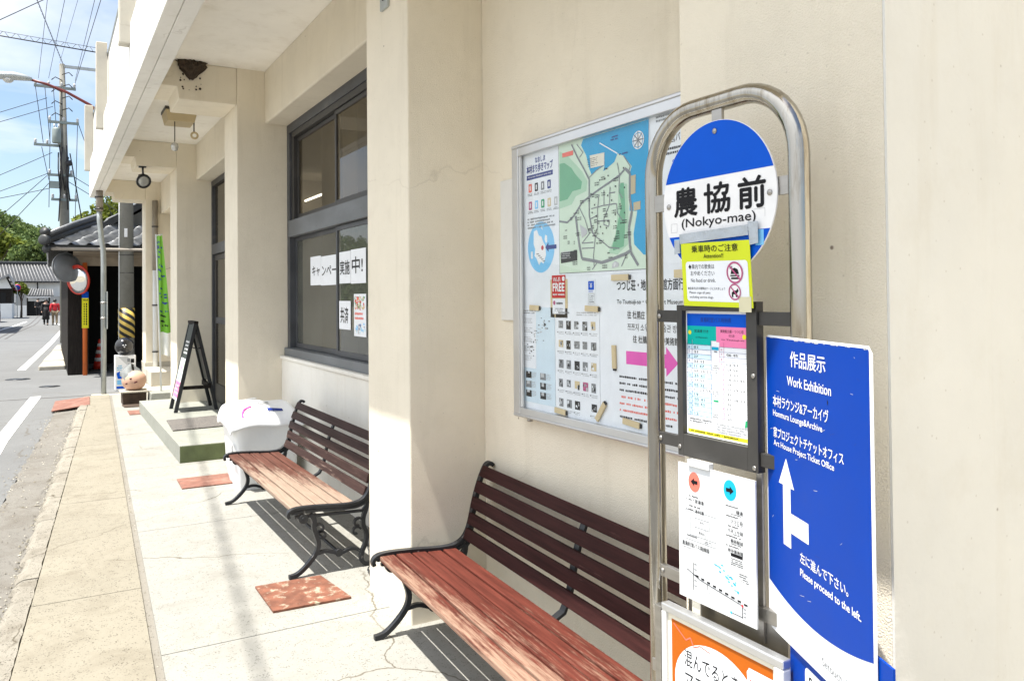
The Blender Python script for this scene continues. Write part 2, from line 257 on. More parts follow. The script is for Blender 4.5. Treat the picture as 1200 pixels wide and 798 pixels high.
# ---------------------------------------------------------------- mesh helpers
class MB:
    def __init__(s): s.v = []; s.f = []; s.m = []; s.sm = []; s.mats = []
    def mi(s, mat):
        if isinstance(mat, str): mat = M[mat]
        if mat not in s.mats: s.mats.append(mat)
        return s.mats.index(mat)
    def add(s, vs, fs, mat, smooth=False):
        o = len(s.v); i = s.mi(mat); s.v += [tuple(p) for p in vs]
        for f in fs: s.f.append(tuple(o+k for k in f)); s.m.append(i); s.sm.append(smooth)
        return s
    def hexa(s, p, mat):   # 8 points: bottom 4 ccw, top 4 ccw
        return s.add(p, [(3, 2, 1, 0), (4, 5, 6, 7), (0, 1, 5, 4), (1, 2, 6, 5), (2, 3, 7, 6), (3, 0, 4, 7)], mat)
    def box(s, x0, x1, y0, y1, z0, z1, mat):
        return s.hexa([(x0, y0, z0), (x1, y0, z0), (x1, y1, z0), (x0, y1, z0), (x0, y0, z1), (x1, y0, z1), (x1, y1, z1), (x0, y1, z1)], mat)
    def obox(s, c, ax, ay, az, mat):  # centre and three half-axis vectors
        c = Vector(c); ax, ay, az = Vector(ax), Vector(ay), Vector(az)
        return s.hexa([c-ax-ay-az, c+ax-ay-az, c+ax+ay-az, c-ax+ay-az, c-ax-ay+az, c+ax-ay+az, c+ax+ay+az, c-ax+ay+az], mat)
    def prism(s, poly, z0, z1, mat, T=None):   # polygon in xy, extruded in z; T maps a point
        T = T or (lambda x, y, z: (x, y, z)); n = len(poly)
        vs = [T(x, y, z0) for x, y in poly]+[T(x, y, z1) for x, y in poly]
        fs = [tuple(range(n-1, -1, -1)), tuple(range(n, 2*n))]+[(i, (i+1) % n, n+(i+1) % n, n+i) for i in range(n)]
        return s.add(vs, fs, mat)
    def tube(s, pts, r, mat, n=10, caps=True, closed=False):
        pts = [Vector(p) for p in pts]; k = len(pts); rs = r if isinstance(r, (list, tuple)) else [r]*k
        vs = []; prev = None
        for i, p in enumerate(pts):
            if closed: d = pts[(i+1) % k]-pts[i-1]
            else: d = pts[min(i+1, k-1)]-pts[max(i-1, 0)]
            if d.length < 1e-9: d = Vector((0, 0, 1))
            d.normalize()
            if prev is None:
                a = Vector((0, 0, 1)) if abs(d.z) < .9 else Vector((1, 0, 0)); prev = (a-d*a.dot(d)).normalized()
            else:
                prev = prev-d*prev.dot(d); prev.normalize()
            b = d.cross(prev)
            for j in range(n):
                t = 2*math.pi*j/n; vs.append(p+prev*(rs[i]*math.cos(t))+b*(rs[i]*math.sin(t)))
        fs = []
        for i in range(k if closed else k-1):
            i2 = (i+1) % k
            for j in range(n): fs.append((i*n+j, i*n+(j+1) % n, i2*n+(j+1) % n, i2*n+j))
        s.add(vs, fs, mat, True)
        if caps and not closed:
            o = len(s.v)-len(vs); i = s.mi(mat)
            s.f.append(tuple(o+j for j in range(n-1, -1, -1))); s.m.append(i); s.sm.append(False)
            s.f.append(tuple(o+(k-1)*n+j for j in range(n))); s.m.append(i); s.sm.append(False)
        return s
    def lathe(s, prof, c, axis, mat, n=24, smooth=True):   # profile of (r, h) along axis from c
        axis = Vector(axis).normalized(); a = Vector((0, 0, 1)) if abs(axis.z) < .9 else Vector((1, 0, 0)); e1 = (a-axis*a.dot(axis)).normalized(); e2 = axis.cross(e1); c = Vector(c)
        vs = []
        for r, h in prof:
            for j in range(n):
                t = 2*math.pi*j/n; vs.append(c+axis*h+e1*(r*math.cos(t))+e2*(r*math.sin(t)))
        fs = [(i*n+j, i*n+(j+1) % n, (i+1)*n+(j+1) % n, (i+1)*n+j) for i in range(len(prof)-1) for j in range(n)]
        s.add(vs, fs, mat, smooth); o = len(s.v)-len(vs); i = s.mi(mat)
        if prof[0][0] > 1e-5: s.f.append(tuple(o+j for j in range(n-1, -1, -1))); s.m.append(i); s.sm.append(False)
        if prof[-1][0] > 1e-5: s.f.append(tuple(o+(len(prof)-1)*n+j for j in range(n))); s.m.append(i); s.sm.append(False)
        return s
    def strip(s, path, w, y0, y1, mat, T=None, closed=False):   # flat bar following a 2D path (x, z), depth in y
        T = T or (lambda x, y, z: (x, y, z)); n = len(path); L_, R_ = [], []
        for i in range(n):
            a = path[i-1] if (i or closed) else path[0]; b = path[(i+1) % n] if (i < n-1 or closed) else path[-1]
            dx, dz = b[0]-a[0], b[1]-a[1]; l = math.hypot(dx, dz) or 1; ww = w[i] if isinstance(w, (list, tuple)) else w
            L_.append((path[i][0]-dz/l*ww/2, path[i][1]+dx/l*ww/2)); R_.append((path[i][0]+dz/l*ww/2, path[i][1]-dx/l*ww/2))
        vs = [T(x, y0, z) for x, z in L_]+[T(x, y0, z) for x, z in R_]+[T(x, y1, z) for x, z in L_]+[T(x, y1, z) for x, z in R_]
        fs = []
        for i in range(n if closed else n-1):
            j = (i+1) % n
            fs += [(i, j, n+j, n+i), (2*n+j, 2*n+i, 3*n+i, 3*n+j), (i, 2*n+i, 2*n+j, j), (n+i, n+j, 3*n+j, 3*n+i)]
        if not closed: fs += [(0, n, 3*n, 2*n), (n-1, 3*n-1, 4*n-1, 2*n-1)]
        return s.add(vs, fs, mat)
    def build(s, name, parent=None, org=None, bevel=0, seg=2):
        me = bpy.data.meshes.new(name)
        if parent is not None: org = ORG.get(parent.name, Vector((0, 0, 0)))
        elif org is None:
            a = np.array(s.v); org = Vector(((a[:, 0].min()+a[:, 0].max())/2, (a[:, 1].min()+a[:, 1].max())/2, a[:, 2].min()))
        org = Vector(org)
        me.from_pydata([(p[0]-org.x, p[1]-org.y, p[2]-org.z) for p in s.v], [], s.f)
        for m in s.mats: me.materials.append(m)
        me.polygons.foreach_set('material_index', s.m); me.polygons.foreach_set('use_smooth', s.sm); me.update()
        import bmesh
        b = bmesh.new(); b.from_mesh(me)
        if len(b.faces) < 60000: bmesh.ops.recalc_face_normals(b, faces=b.faces)
        b.to_mesh(me); b.free()
        o = bpy.data.objects.new(name, me); COL.objects.link(o)
        if parent is not None: o.parent = parent; ORG[o.name] = org
        else: o.location = org; ORG[o.name] = org
        if bevel:
            bv = o.modifiers.new('bevel', 'BEVEL'); bv.width = bevel; bv.segments = seg; bv.limit_method = 'ANGLE'; bv.angle_limit = R(40)
        return o
ORG = {}
def thing(name, label, cat, loc=(0, 0, 0), group=None, rz=0):
    o = bpy.data.objects.new(name, None); COL.objects.link(o); o.empty_display_size = .1; o.location = loc; o.rotation_euler = (0, 0, rz)
    ORG[o.name] = Vector(loc); o['label'] = label; o['category'] = cat
    if group: o['group'] = group
    return o
def tag(o, label, cat, group=None):
    o['label'] = label; o['category'] = cat
    if group: o['group'] = group
    return o
def struct(o): o['kind'] = 'structure'; return o
def dup(root, loc, label, group=None):
    r = root.copy(); COL.objects.link(r); r.location = loc; r['label'] = label
    if group: r['group'] = group
    for ch in list(root.children):
        c = ch.copy(); COL.objects.link(c); c.parent = r
        for g in ch.children:
            d = g.copy(); COL.objects.link(d); d.parent = c
    return r
_tcache = {}
def text_mesh(body, bold=0.0):
    k = (body, bold)
    if k in _tcache: return _tcache[k]
    cu = bpy.data.curves.new('txt', 'FONT'); cu.body = body; cu.size = 1; cu.resolution_u = 3; cu.fill_mode = 'FRONT'
    o = bpy.data.objects.new('txt', cu); COL.objects.link(o); dg = bpy.context.evaluated_depsgraph_get(); dg.update()
    me = bpy.data.meshes.new_from_object(o.evaluated_get(dg)); vs = [(v.co.x, v.co.y) for v in me.vertices]; fs = [tuple(p.vertices) for p in me.polygons]
    bpy.data.objects.remove(o); bpy.data.curves.remove(cu); bpy.data.meshes.remove(me)
    _tcache[k] = (vs, fs); return vs, fs
class Sheet(MB):
    """flat printed sheet: O top-left corner, U to the right, V downwards, N towards the viewer"""
    LAY = .0004
    def __init__(s, O, U, V=(0, 0, -1), N=None):
        super().__init__(); s.O = Vector(O); s.U = Vector(U).normalized(); s.V = Vector(V).normalized(); s.N = Vector(N).normalized() if N else s.V.cross(s.U).normalized()
    def P(s, u, v, d): return s.O+s.U*u+s.V*v+s.N*d
    def slab(s, u0, v0, u1, v1, th, mat): return s.hexa([s.P(u0, v0, -th), s.P(u1, v0, -th), s.P(u1, v1, -th), s.P(u0, v1, -th), s.P(u0, v0, 0), s.P(u1, v0, 0), s.P(u1, v1, 0), s.P(u0, v1, 0)], mat)
    def poly(s, pts, mat, l=1): return s.add([s.P(u, v, l*s.LAY) for u, v in pts], [tuple(range(len(pts)))], mat)
    def rect(s, u0, v0, u1, v1, mat, l=1): return s.poly([(u0, v0), (u1, v0), (u1, v1), (u0, v1)], mat, l)
    def circle(s, u, v, r, mat, l=1, n=40, ry=None):
        ry = ry or r; return s.poly([(u+r*math.cos(2*math.pi*i/n), v+ry*math.sin(2*math.pi*i/n)) for i in range(n)], mat, l)
    def ring(s, u, v, r0_, r1_, mat, l=1, n=36, k=1.0):
        for i in range(n):
            a, b = 2*math.pi*i/n, 2*math.pi*(i+1)/n
            s.poly([(u+r0_*math.cos(a), v+k*r0_*math.sin(a)), (u+r1_*math.cos(a), v+k*r1_*math.sin(a)), (u+r1_*math.cos(b), v+k*r1_*math.sin(b)), (u+r0_*math.cos(b), v+k*r0_*math.sin(b))], mat, l)
        return s
    def line(s, pts, w, mat, l=1):
        s.cnt = getattr(s, 'cnt', 0)
        for (a, b), (c, d) in zip(pts, pts[1:]):
            s.cnt += 1
            q = math.hypot(c-a, d-b) or 1; x, y = -(d-b)/q*w/2, (c-a)/q*w/2
            s.poly([(a+x, b+y), (c+x, d+y), (c-x, d-y), (a-x, b-y)], mat, l+.018*(s.cnt % 41))
        return s
    def rrect(s, u0, v0, u1, v1, r, mat, l=1):
        pts = []
        for cx, cy, a0 in ((u1-r, v0+r, -90), (u1-r, v1-r, 0), (u0+r, v1-r, 90), (u0+r, v0+r, 180)):
            for k in range(6): a = R(a0+18*k); pts.append((cx+r*math.cos(a), cy+r*math.sin(a)))
        return s.poly(pts, mat, l)
    def text(s, body, u0, v0, u1, v1, mat, l=2, bold=.0, shear=0):
        """fit the words into the box u0..u1, v0..v1"""
        vs, fs = text_mesh(body)
        if not vs: return s
        xs = [p[0] for p in vs]; ys = [p[1] for p in vs]; x0, x1, y0, y1 = min(xs), max(xs), min(ys), max(ys)
        kx, ky = (u1-u0)/max(x1-x0, 1e-6), (v1-v0)/max(y1-y0, 1e-6)
        e = min(bold, .03)*abs(ky)*1.15; offs = [(0, 0)]+([(-e, 0), (e, 0), (0, -e), (0, e)] if e > 0 else [])
        for q, (du, dv_) in enumerate(offs): s.add([s.P(u0+du+(x-x0)*kx, v1+dv_-(y-y0)*ky, (l+q*.12)*s.LAY) for x, y in vs], fs, mat)
        return s
    def greek(s, u0, v0, u1, v1, rows, mat, l=2, fill=.55, seed=1, ch=None):
        """fine print too small to read: rows of short strokes"""
        rn = random.Random(seed); rh = (v1-v0)/rows; ch = ch or rh*.75
        for r_ in range(rows):
            u = u0; end = u1-rn.random()*(u1-u0)*.25
            while u < end:
                w = ch*rn.uniform(.35, .8)
                if rn.random() < .88: s.rect(u, v0+r_*rh+rh*(1-fill)/2*rn.uniform(.7, 1.2), u+w, v0+r_*rh+rh*(1+fill)/2*rn.uniform(.85, 1.), mat, l)
                u += w+ch*.22
        return s
# ================================================================ setting
GZ = -.08
def xg(s): return .381+(s-3.447)*.0421      # drip gutter
def xc(s): return -.137+(s-3.759)*.066      # kerb inner edge
def xa(s): return .061+(s-12.865)*.0697     # asphalt edge
S0, S1 = -5.0, 14.25
b = MB(); b.add([(-1500, -1500, -.20), (1500, -1500, -.20), (1500, 1500, -.20), (-1500, 1500, -.20)], [(0, 1, 2, 3)], 'earth'); struct(b.build('ground', org=(0, 0, -.2)))
b = MB()
pts = [(-9, -30), (xa(-30), -30), (xa(S1), S1), (xa(S1)+.2, S1+.02), (40, S1+.02), (40, 125), (-9, 125)]
b.add([(x, y, GZ) for x, y in pts], [tuple(range(7))], 'asphalt'); struct(b.build('road', org=(0, 0, GZ)))
def ragged(fn, s0, s1, n, amp, rn): return [(fn(s0+(s1-s0)*i/n)+rn.uniform(-amp, amp), s0+(s1-s0)*i/n) for i in range(n+1)]
rn = random.Random(3)
# worn apron between asphalt and kerb
Lp = ragged(lambda s: xa(s), S0, S1, 160, .018, rn); Rp = ragged(lambda s: xc(s)-.09, S0, S1, 160, .0, rn)
b = MB(); vs = []; fs = []
for i in range(161):
    vs += [(Lp[i][0], Lp[i][1], GZ+.006), ((Lp[i][0]+Rp[i][0])/2, Lp[i][1], GZ+.014+rn.uniform(-.004, .004)), (Rp[i][0]+.02, Rp[i][1], GZ+.03)]
for i in range(160): fs += [(3*i, 3*i+1, 3*i+4, 3*i+3), (3*i+1, 3*i+2, 3*i+5, 3*i+4)]
b.add(vs, fs, 'apron', True); struct(b.build('road_apron', org=(0, 0, 0)))
# rough kerb: broken stretches with a chipped street edge
b = MB(); s = S0
while s < S1-.2:
    l = min(rn.uniform(.9, 1.7), S1-s); n = max(6, int(l/.05)); vs = []; fs = []
    for i in range(n+1):
        y = s+(l-.012)*i/n; e = rn.uniform(-.018, .014) if 0 < i < n else .0; zt = -.004+rn.uniform(-.006, .002)
        x0 = xc(y)-.105+e; x1 = xc(y)-.004+rn.uniform(-.004, .002)
        vs += [(x0-.02, y, -.2), (x0-.012, y, -.045+rn.uniform(-.01, .01)), (x0+.006, y, zt-.012), (x0+.03, y, zt), (x1, y, zt), (x1, y, -.2)]
    for i in range(n):
        for k in range(5): fs.append((6*i+k, 6*i+k+1, 6*i+k+7, 6*i+k+6))
    fs += [(0, 1, 2, 3, 4, 5), tuple(6*n+k for k in (5, 4, 3, 2, 1, 0))]
    b.add(vs, fs, 'curb'); s += l
struct(b.build('kerb', org=(0, 0, 0)))
# front walk strip in cast lengths
b = MB(); js = [S0, -1.5, 1.2, 2.95, 4.62, 6.8, 9.4, 11.9, S1]
for a, c in zip(js, js[1:]):
    b.prism([(xc(a+.003)+.001, a+.003), (xg(a+.003)-.017, a+.003), (xg(c-.003)-.017, c-.003), (xc(c-.003)+.001, c-.003)], -.2, -.003, 'walk')
struct(b.build('sidewalk', org=(0, 0, 0)))
b = MB(); b.prism([(xg(S0)-.03, S0), (xg(S0)+.03, S0), (xg(S1)+.03, S1), (xg(S1)-.03, S1)], -.19, -.014, 'gutter'); struct(b.build('drip_gutter', org=(0, 0, 0)))
b = MB(); js = [S0, -2.4, -.3, 1.55, 3.695, 5.72, 7.82, 9.9, 12.1, S1]
for a, c in zip(js, js[1:]): b.prism([(xg(a+.003)+.017, a+.003), (2.3, a+.003), (2.3, c-.003), (xg(c-.003)+.017, c-.003)], -.2, 0, 'porch')
b.box(.58, 2.0, S1+.004, S1+.34, -.2, -.02, 'stone')
struct(b.build('porch_floor', org=(0, 0, 0)))
b = MB(); b.prism([(xg(S0)-.05, S0), (2.3, S0), (2.3, S1), (xg(S1)-.05, S1)], -.19, -.025, 'seam'); struct(b.build('porch_bed', org=(0, 0, 0)))
# loose grit along the apron and in the kerb joints
b = MB(); rn = random.Random(41)
def grit(x, y, z, r_):
    q = [(x+r_*rn.uniform(.6, 1.2)*math.cos(a), y+r_*rn.uniform(.6, 1.2)*math.sin(a), z) for a in (0, 1.6, 3.1, 4.7)]; b.add(q+[(x+r_*rn.uniform(-.3, .3), y+r_*rn.uniform(-.3, .3), z+r_*rn.uniform(.5, 1))], [(0, 1, 4), (1, 2, 4), (2, 3, 4), (3, 0, 4)], rn.choice(('stone', 'apron', 'earth', 'curb')))
for k in range(2600):
    y = 2.5+11.5*rn.random()**1.4; e = rn.random()
    if e < .45: x = xc(y)-.10-abs(rn.gauss(0, .035)); z = GZ+.028
    elif e < .85: x = xa(y)+rn.gauss(.03, .06); z = GZ+.006
    else: x = xa(y)+rn.random()*(xc(y)-.1-xa(y)); z = GZ+.014
    grit(x, y, z, rn.uniform(.003, .011))
for k in range(260): y = 2.5+9*rn.random(); grit(xg(y)+rn.gauss(0, .012), y, -.013, rn.uniform(.002, .006))
o = b.build('loose_grit', org=(0, 0, 0)); o['kind'] = 'stuff'
# painted lines
def strip_line(name, pts, w):
    b = MB(); n = len(pts); vs = []
    for i in range(n):
        a, c = Vector(pts[max(i-1, 0)]), Vector(pts[min(i+1, n-1)]); d = (c-a).normalized(); q = Vector((-d.y, d.x))*w/2; p = Vector(pts[i])
        vs += [(p.x+q.x, p.y+q.y, GZ+.004), (p.x-q.x, p.y-q.y, GZ+.004)]
    b.add(vs, [(2*i, 2*i+1, 2*i+3, 2*i+2) for i in range(n-1)], 'white_line'); struct(b.build(name))
strip_line('road_line', [(-1.12, -6), (-.80, 2), (-.48, 10.7), (-.195, 15.31)], .15)
strip_line('road_line', [(-.553, 21.3), (-.2, 29), (.09, 35.5), (.40, 44), (.62, 50), (.70, 55), (.62, 59), (.33, 62.8)], .16)
strip_line('road_line', [(-3.3, 36), (-2.6, 46), (-1.9, 58), (-1.5, 70)], .15)
strip_line('road_line', [(-3.4, 55), (-2.0, 55.4)], .3); strip_line('road_line', [(-3.4, 49), (-2.2, 49.3)], .3)
b = MB(); b.prism([(-6, 15.12), (1.2, 14.98), (1.2, 15.02), (-6, 15.16)], GZ, GZ+.003, 'seam')
for dx in (0, .16):
    for (x0, y0), (x1, y1) in zip([(-1.9, 39), (-1.72, 47), (-1.25, 58), (-1.15, 64), (-1.05, 78)], [(-1.72, 47), (-1.25, 58), (-1.15, 64), (-1.05, 78), (-1.0, 92)]):
        k = dx*(1+y0/50); b.prism([(x0+k, y0), (x0+k+.07, y0), (x1+k+.07, y1), (x1+k, y1)], GZ, GZ+.0035, 'seam')
struct(b.build('road_seam', org=(0, 0, 0)))
# hill
def hill_h(x, y):
    r_ = 15.5+9*math.exp(-((x+17)/13)**2)+2.5*math.exp(-((x-16)/10)**2)+2*math.sin(x*.11)+(6*math.exp(-((x+60)/40)**2))
    t = min(1, max(0, (y-135)/115)); return -.2+r_*(t*t*(3-2*t))*(1 if y < 260 else max(.6, 1-(y-260)/200))
nx, ny = 60, 40; b = MB(); vs = []
for j in range(ny):
    for i in range(nx):
        x = -140+300*i/(nx-1); y = 128+200*j/(ny-1); vs.append((x, y, hill_h(x, y)-.5))
b.add(vs, [(j*nx+i, j*nx+i+1, (j+1)*nx+i+1, (j+1)*nx+i) for j in range(ny-1) for i in range(nx-1)], 'leaf_d', True); struct(b.build('hill', org=(0, 0, 0)))

# leaf clumps as raw numpy quads
rg = np.random.default_rng(5)
def leaf_quads(centers, size):
    n = len(centers); d = rg.normal(size=(n, 3)); d[:, 2] += .7; d /= np.linalg.norm(d, axis=1)[:, None]
    a = np.cross(d, rg.normal(size=(n, 3))); a /= np.linalg.norm(a, axis=1)[:, None]; c = np.cross(d, a); s_ = (size*rg.uniform(.6, 1.3, n))[:, None]
    q = np.stack([centers-a*s_-c*s_*.6, centers+a*s_-c*s_*.6, centers+a*s_+c*s_*.6, centers-a*s_+c*s_*.6], 1); return q.reshape(-1, 3)
def leaf_object(name, centers, size, mat, parent=None):
    v = leaf_quads(centers, size); n = len(centers); org = ORG[parent.name] if parent else Vector((0, 0, 0))
    v = v-np.array(org); me = bpy.data.meshes.new(name); me.vertices.add(4*n); me.vertices.foreach_set('co', v.ravel()); me.loops.add(4*n); me.loops.foreach_set('vertex_index', np.arange(4*n))
    me.polygons.add(n); me.polygons.foreach_set('loop_start', np.arange(0, 4*n, 4)); me.polygons.foreach_set('loop_total', np.full(n, 4)); me.update(calc_edges=True); me.materials.append(M[mat])
    o = bpy.data.objects.new(name, me); COL.objects.link(o)
    if parent: o.parent = parent
    return o
def crown_pts(c, rx, rz, n, lobes, rnd):
    out = []
    for k in range(lobes):
        d = rnd.normal(size=3); d /= np.linalg.norm(d); d[2] = abs(d[2])*1.1-.25; lc = np.array(c)+d*np.array([rx, rx, rz])*rnd.uniform(.35, .75); r_ = rnd.uniform(.35, .6)*rx
        p = rnd.normal(size=(n//lobes, 3)); p /= np.linalg.norm(p, axis=1)[:, None]; p *= rnd.uniform(.55, 1.05, (len(p), 1)); out.append(lc+p*np.array([r_, r_, r_*rz/rx]))
    return np.concatenate(out)
cs = []; rnd = np.random.default_rng(11)
for j in range(2900):
    x = rnd.uniform(-75, 85); y = 134+(rnd.uniform(0, 1)**.8)*126
    r_ = rnd.uniform(1.3, 2.5); cs.append(crown_pts((x, y, hill_h(x, y)+r_*.5), r_, r_*.95, 90 if -25 < x < 30 else 36, 5, rnd))
o = leaf_object('forest', np.concatenate(cs), np.full(sum(len(c) for c in cs), .30), 'leaf'); o['kind'] = 'stuff'
def tree(name, label, cat, base, h, rx, rz, n, mat, lobes=9, size=.2, group=None):
    t = thing(name, label, cat, base, group); bx_, by_, bz_ = base; b = MB(); c = (bx_, by_, bz_+h-rz)
    b.tube([(bx_, by_, bz_-.1), (bx_+.05*h*.2, by_, bz_+h*.25), (bx_, by_+.1, bz_+h-rz)], [h*.03, h*.022, h*.012], 'bark', 8)
    for k in range(6):
        a = k*1.05+.3; b.tube([(bx_, by_+.05, bz_+h*.35+k*h*.03), (bx_+rx*.6*math.cos(a), by_+rx*.6*math.sin(a), bz_+h-rz+rz*.3)], [h*.012, h*.004], 'bark', 6)
    b.build('trunk', t); leaf_object('crown', crown_pts(c, rx, rz, n, lobes, np.random.default_rng(int(abs(bx_*17+by_*3)))), np.full((n//lobes)*lobes, size), mat, t); return t
tree('broadleaf_tree', 'bright yellow-green tree at the foot of the hill behind the white storehouse', 'tree', (-5.9, 122, -.2), 11.0, 3.7, 2.9, 3600, 'leaf_y', 11, .26)
tree('broadleaf_tree', 'low mid-green tree below the yellow-green one, rising just over the long tiled roof', 'tree', (-1.6, 118, -.2), 9.6, 3.6, 2.6, 2600, 'leaf', 9, .24)
tree('broadleaf_tree', 'bright yellow-green tree seen between the bent downpipe and the concrete utility pole', 'tree', (1.9, 36.5, -.1), 5.8, 1.25, 1.1, 1600, 'leaf_y', 8, .08)
tree('broadleaf_tree', 'dark green tree just left of the bent downpipe behind the dark tiled house', 'tree', (2.3, 50, -.1), 6.3, 1.1, 1.0, 2000, 'leaf', 9, .08)
tree('small_tree', 'small leafy tree growing behind the blue round road sign', 'tree', (-2.25, 86, -.1), 3.6, .7, 1.0, 700, 'leaf_y', 7, .09)

# ================================================================ the main building
BF, BW = 1.43, 1.82      # pillar faces, wall plane (distance from the camera line towards the building)
CE0, CE1 = .86, 15.62    # canopy ends
mb_ = thing('office_building', 'long cream stucco building with square pillars under a deep white canopy', 'building', (1.8, 8, 0))
PIL = [(1.002, 1.59), (3.43, 3.98), (7.31, 7.89), (11.2, 11.82), (15.1, 15.66)]
for i, (a, c) in enumerate(PIL):
    b = MB(); b.box(BF, 1.95, a, c, -.1 if i < 4 else .42, 3.9, 'cream')
    if i == 4: b.box(BF-.015, 1.96, a-.015, c+.015, -.1, .42, 'postc')
    b.build('pillar', mb_, bevel=.008 if i else .002)
# wall bays
b = MB(); b.box(2.5, 2.7, -6, 1.0, -.1, 6.8, 'cream'); b.box(BW, 2.1, 1.592, 3.428, -.1, 3.7, 'cream')
b.box(1.86, 2.1, 11.822, 15.098, -.1, 3.7, 'cream'); b.box(1.90, 2.1, 7.892, 11.198, 3.06, 3.7, 'cream'); b.box(1.97, 2.1, 3.982, 7.308, 3.05, 3.7, 'cream'); b.box(1.90, 2.1, 7.892, 8.4, 0, 3.06, 'cream')
b.box(2.0, 2.3, 1.0, 15.66, 3.7, 6.8, 'cream'); b.box(1.95, 10, 15.5, 15.66, -.1, 6.8, 'cream'); b.box(1.9, 10, -6.2, -6, -.1, 6.8, 'cream')
b.build('wall', mb_)
b = MB(); b.box(1.81, 2.06, 3.982, 7.308, -.1, .955, 'panel_paint'); b.build('low_wall', mb_, bevel=.006)
b = MB(); b.box(1.795, 2.0, 3.982, 7.309, .957, .985, 'panel_paint'); b.build('window_sill', mb_, bevel=.006)
for a, c, z in ((3.982, 7.308, 3.06), (7.892, 11.198, 3.06), (11.822, 15.098, 2.98)):
    b = MB(); b.box(1.67, 1.965, a, c, z, 3.53, 'cream'); b.build('lintel_beam', mb_, bevel=.012)
b = MB(); b.box(BF+.0008, 2.55, .996, 1.0015, -.1, 3.5, 'cream_smooth'); b.build('end_wall', mb_)
# soffit, cross beams, edge beam, parapet
b = MB(); b.box(.80, 2.6, CE0, CE1, 3.53, 3.72, 'ceiling'); b.build('soffit', mb_)
for a, c in PIL:
    b = MB()
    T = lambda x, y, z: (x, z, y)
    b.prism([(.795, 3.31), (.94, 3.31), (.955, 3.205), (1.428, 3.205), (1.428, 3.528), (.795, 3.528)], a+.002, c-.002, 'cream', T); b.build('cross_beam', mb_, bevel=.006)
b = MB(); b.box(.60, .690, CE0, CE1, 3.262, 3.74, 'fascia'); b.box(.694, .798, CE0, CE1, 3.266, 3.70, 'fascia'); b.box(.68, .70, CE0, CE1-.01, 3.285, 3.70, 'darkmetal'); b.build('edge_beam', mb_, bevel=.005)
b = MB(); b.box(.603, .74, CE0, CE1, 3.742, 3.875, 'parapet'); b.build('parapet', mb_, bevel=.004)
b = MB(); b.box(.5975, .60, CE0+.01, CE1-.01, 3.30, 3.86, 'parapet'); b.build('fascia_sheet', mb_)
for y in (3.75, 7.6, 11.5, 15.33):
    b = MB(); b.box(.512, .64, y-.07, y+.07, 3.685, 4.79, 'postc'); b.build('parapet_post', mb_, bevel=.01)
b = MB()
b.tube([(.665, CE0, 3.93), (.665, CE1, 3.93)], .02, 'lamp_grey', 8); b.tube([(.665, CE0, 4.66), (.665, CE1, 4.66)], .025, 'lamp_grey', 8)
y = CE0+.05
while y < CE1: b.box(.655, .68, y-.035, y+.035, 3.94, 4.65, 'parapet'); y += .105
b.build('railing', mb_)
b = MB(); b.box(.74, 2.0, CE0, CE1, 3.72, 3.80, 'postc'); b.build('balcony_floor', mb_)

# big sliding windows of the first bay
w = MB(); X0, X1 = 1.865, 1.96; ya, yc = 3.985, 7.305
w.box(X0, X1, yc-.085, yc, 1.0, 3.06, 'sash'); w.box(X0, X1, ya, ya+.085, 1.0, 3.06, 'sash'); w.box(X0, X1, ya+.085, yc-.085, 2.98, 3.06, 'sash'); w.box(X0-.01, X1, ya+.085, yc-.085, 2.045, 2.19, 'sash_mid'); w.box(X0-.03, X1, ya, yc, .987, 1.055, 'sash_mid')
w.box(X0+.02, X1-.01, yc-.16, yc-.085, 2.19, 2.98, 'sash_dark'); w.box(X0+.01, X1-.02, ya+.085, yc-.16, 2.93, 2.98, 'sash_dark')
win = w.build('window', mb_, bevel=.003)
def sashpair(z0, z1, mat, pm, ys):
    for k, (a, c) in enumerate(ys):
        x0 = 1.888 if k % 2 else 1.915; b = MB(); f = .036
        b.box(x0, x0+.022, a, a+f, z0, z1, mat); b.box(x0, x0+.022, c-f, c, z0, z1, mat); b.box(x0, x0+.022, a+f, c-f, z0, z0+f*1.1, mat); b.box(x0, x0+.022, a+f, c-f, z1-f*.9, z1, mat); b.build('sash', win, bevel=.002)
        b = MB(); b.box(x0+.009, x0+.013, a+f, c-f, z0+f, z1-f*.9, pm); b.build('pane', win)
sashpair(1.06, 2.04, 'sash', 'pane_dirty', [(5.915, 7.215), (4.62, 5.955), (4.07, 4.66)])
sashpair(2.20, 2.925, 'sash_dark', 'pane_up', [(5.93, 7.14), (4.62, 5.97), (4.07, 4.66)])
# entrance door
d = MB(); d.box(1.86, 1.95, 8.4, 8.48, .15, 3.05, 'sash_dark'); d.box(1.86, 1.95, 11.12, 11.196, .15, 3.05, 'sash'); d.box(1.86, 1.95, 8.48, 11.12, 2.98, 3.05, 'sash_dark'); d.box(1.855, 1.95, 8.48, 11.12, 2.08, 2.21, 'sash')
door = d.build('door', mb_)
for a, c, x in ((9.75, 11.1, 1.885), (8.5, 9.8, 1.915)):
    b = MB()
    b.box(x, x+.025, a, a+.07, .17, 2.07, 'sash_dark'); b.box(x, x+.025, c-.07, c, .17, 2.07, 'sash_dark'); b.box(x, x+.025, a+.07, c-.07, .17, .40, 'sash_dark'); b.box(x, x+.025, a+.07, c-.07, 1.18, 1.26, 'sash'); b.box(x, x+.025, a+.07, c-.07, 2.0, 2.07, 'sash_dark'); b.build('door_leaf', door)
    b = MB(); b.box(x+.01, x+.014, a+.07, c-.07, .40, 2.0, 'pane_up'); b.box(x+.01, x+.014, a, c, 2.215, 2.975, 'pane_up'); b.build('door_pane', door)
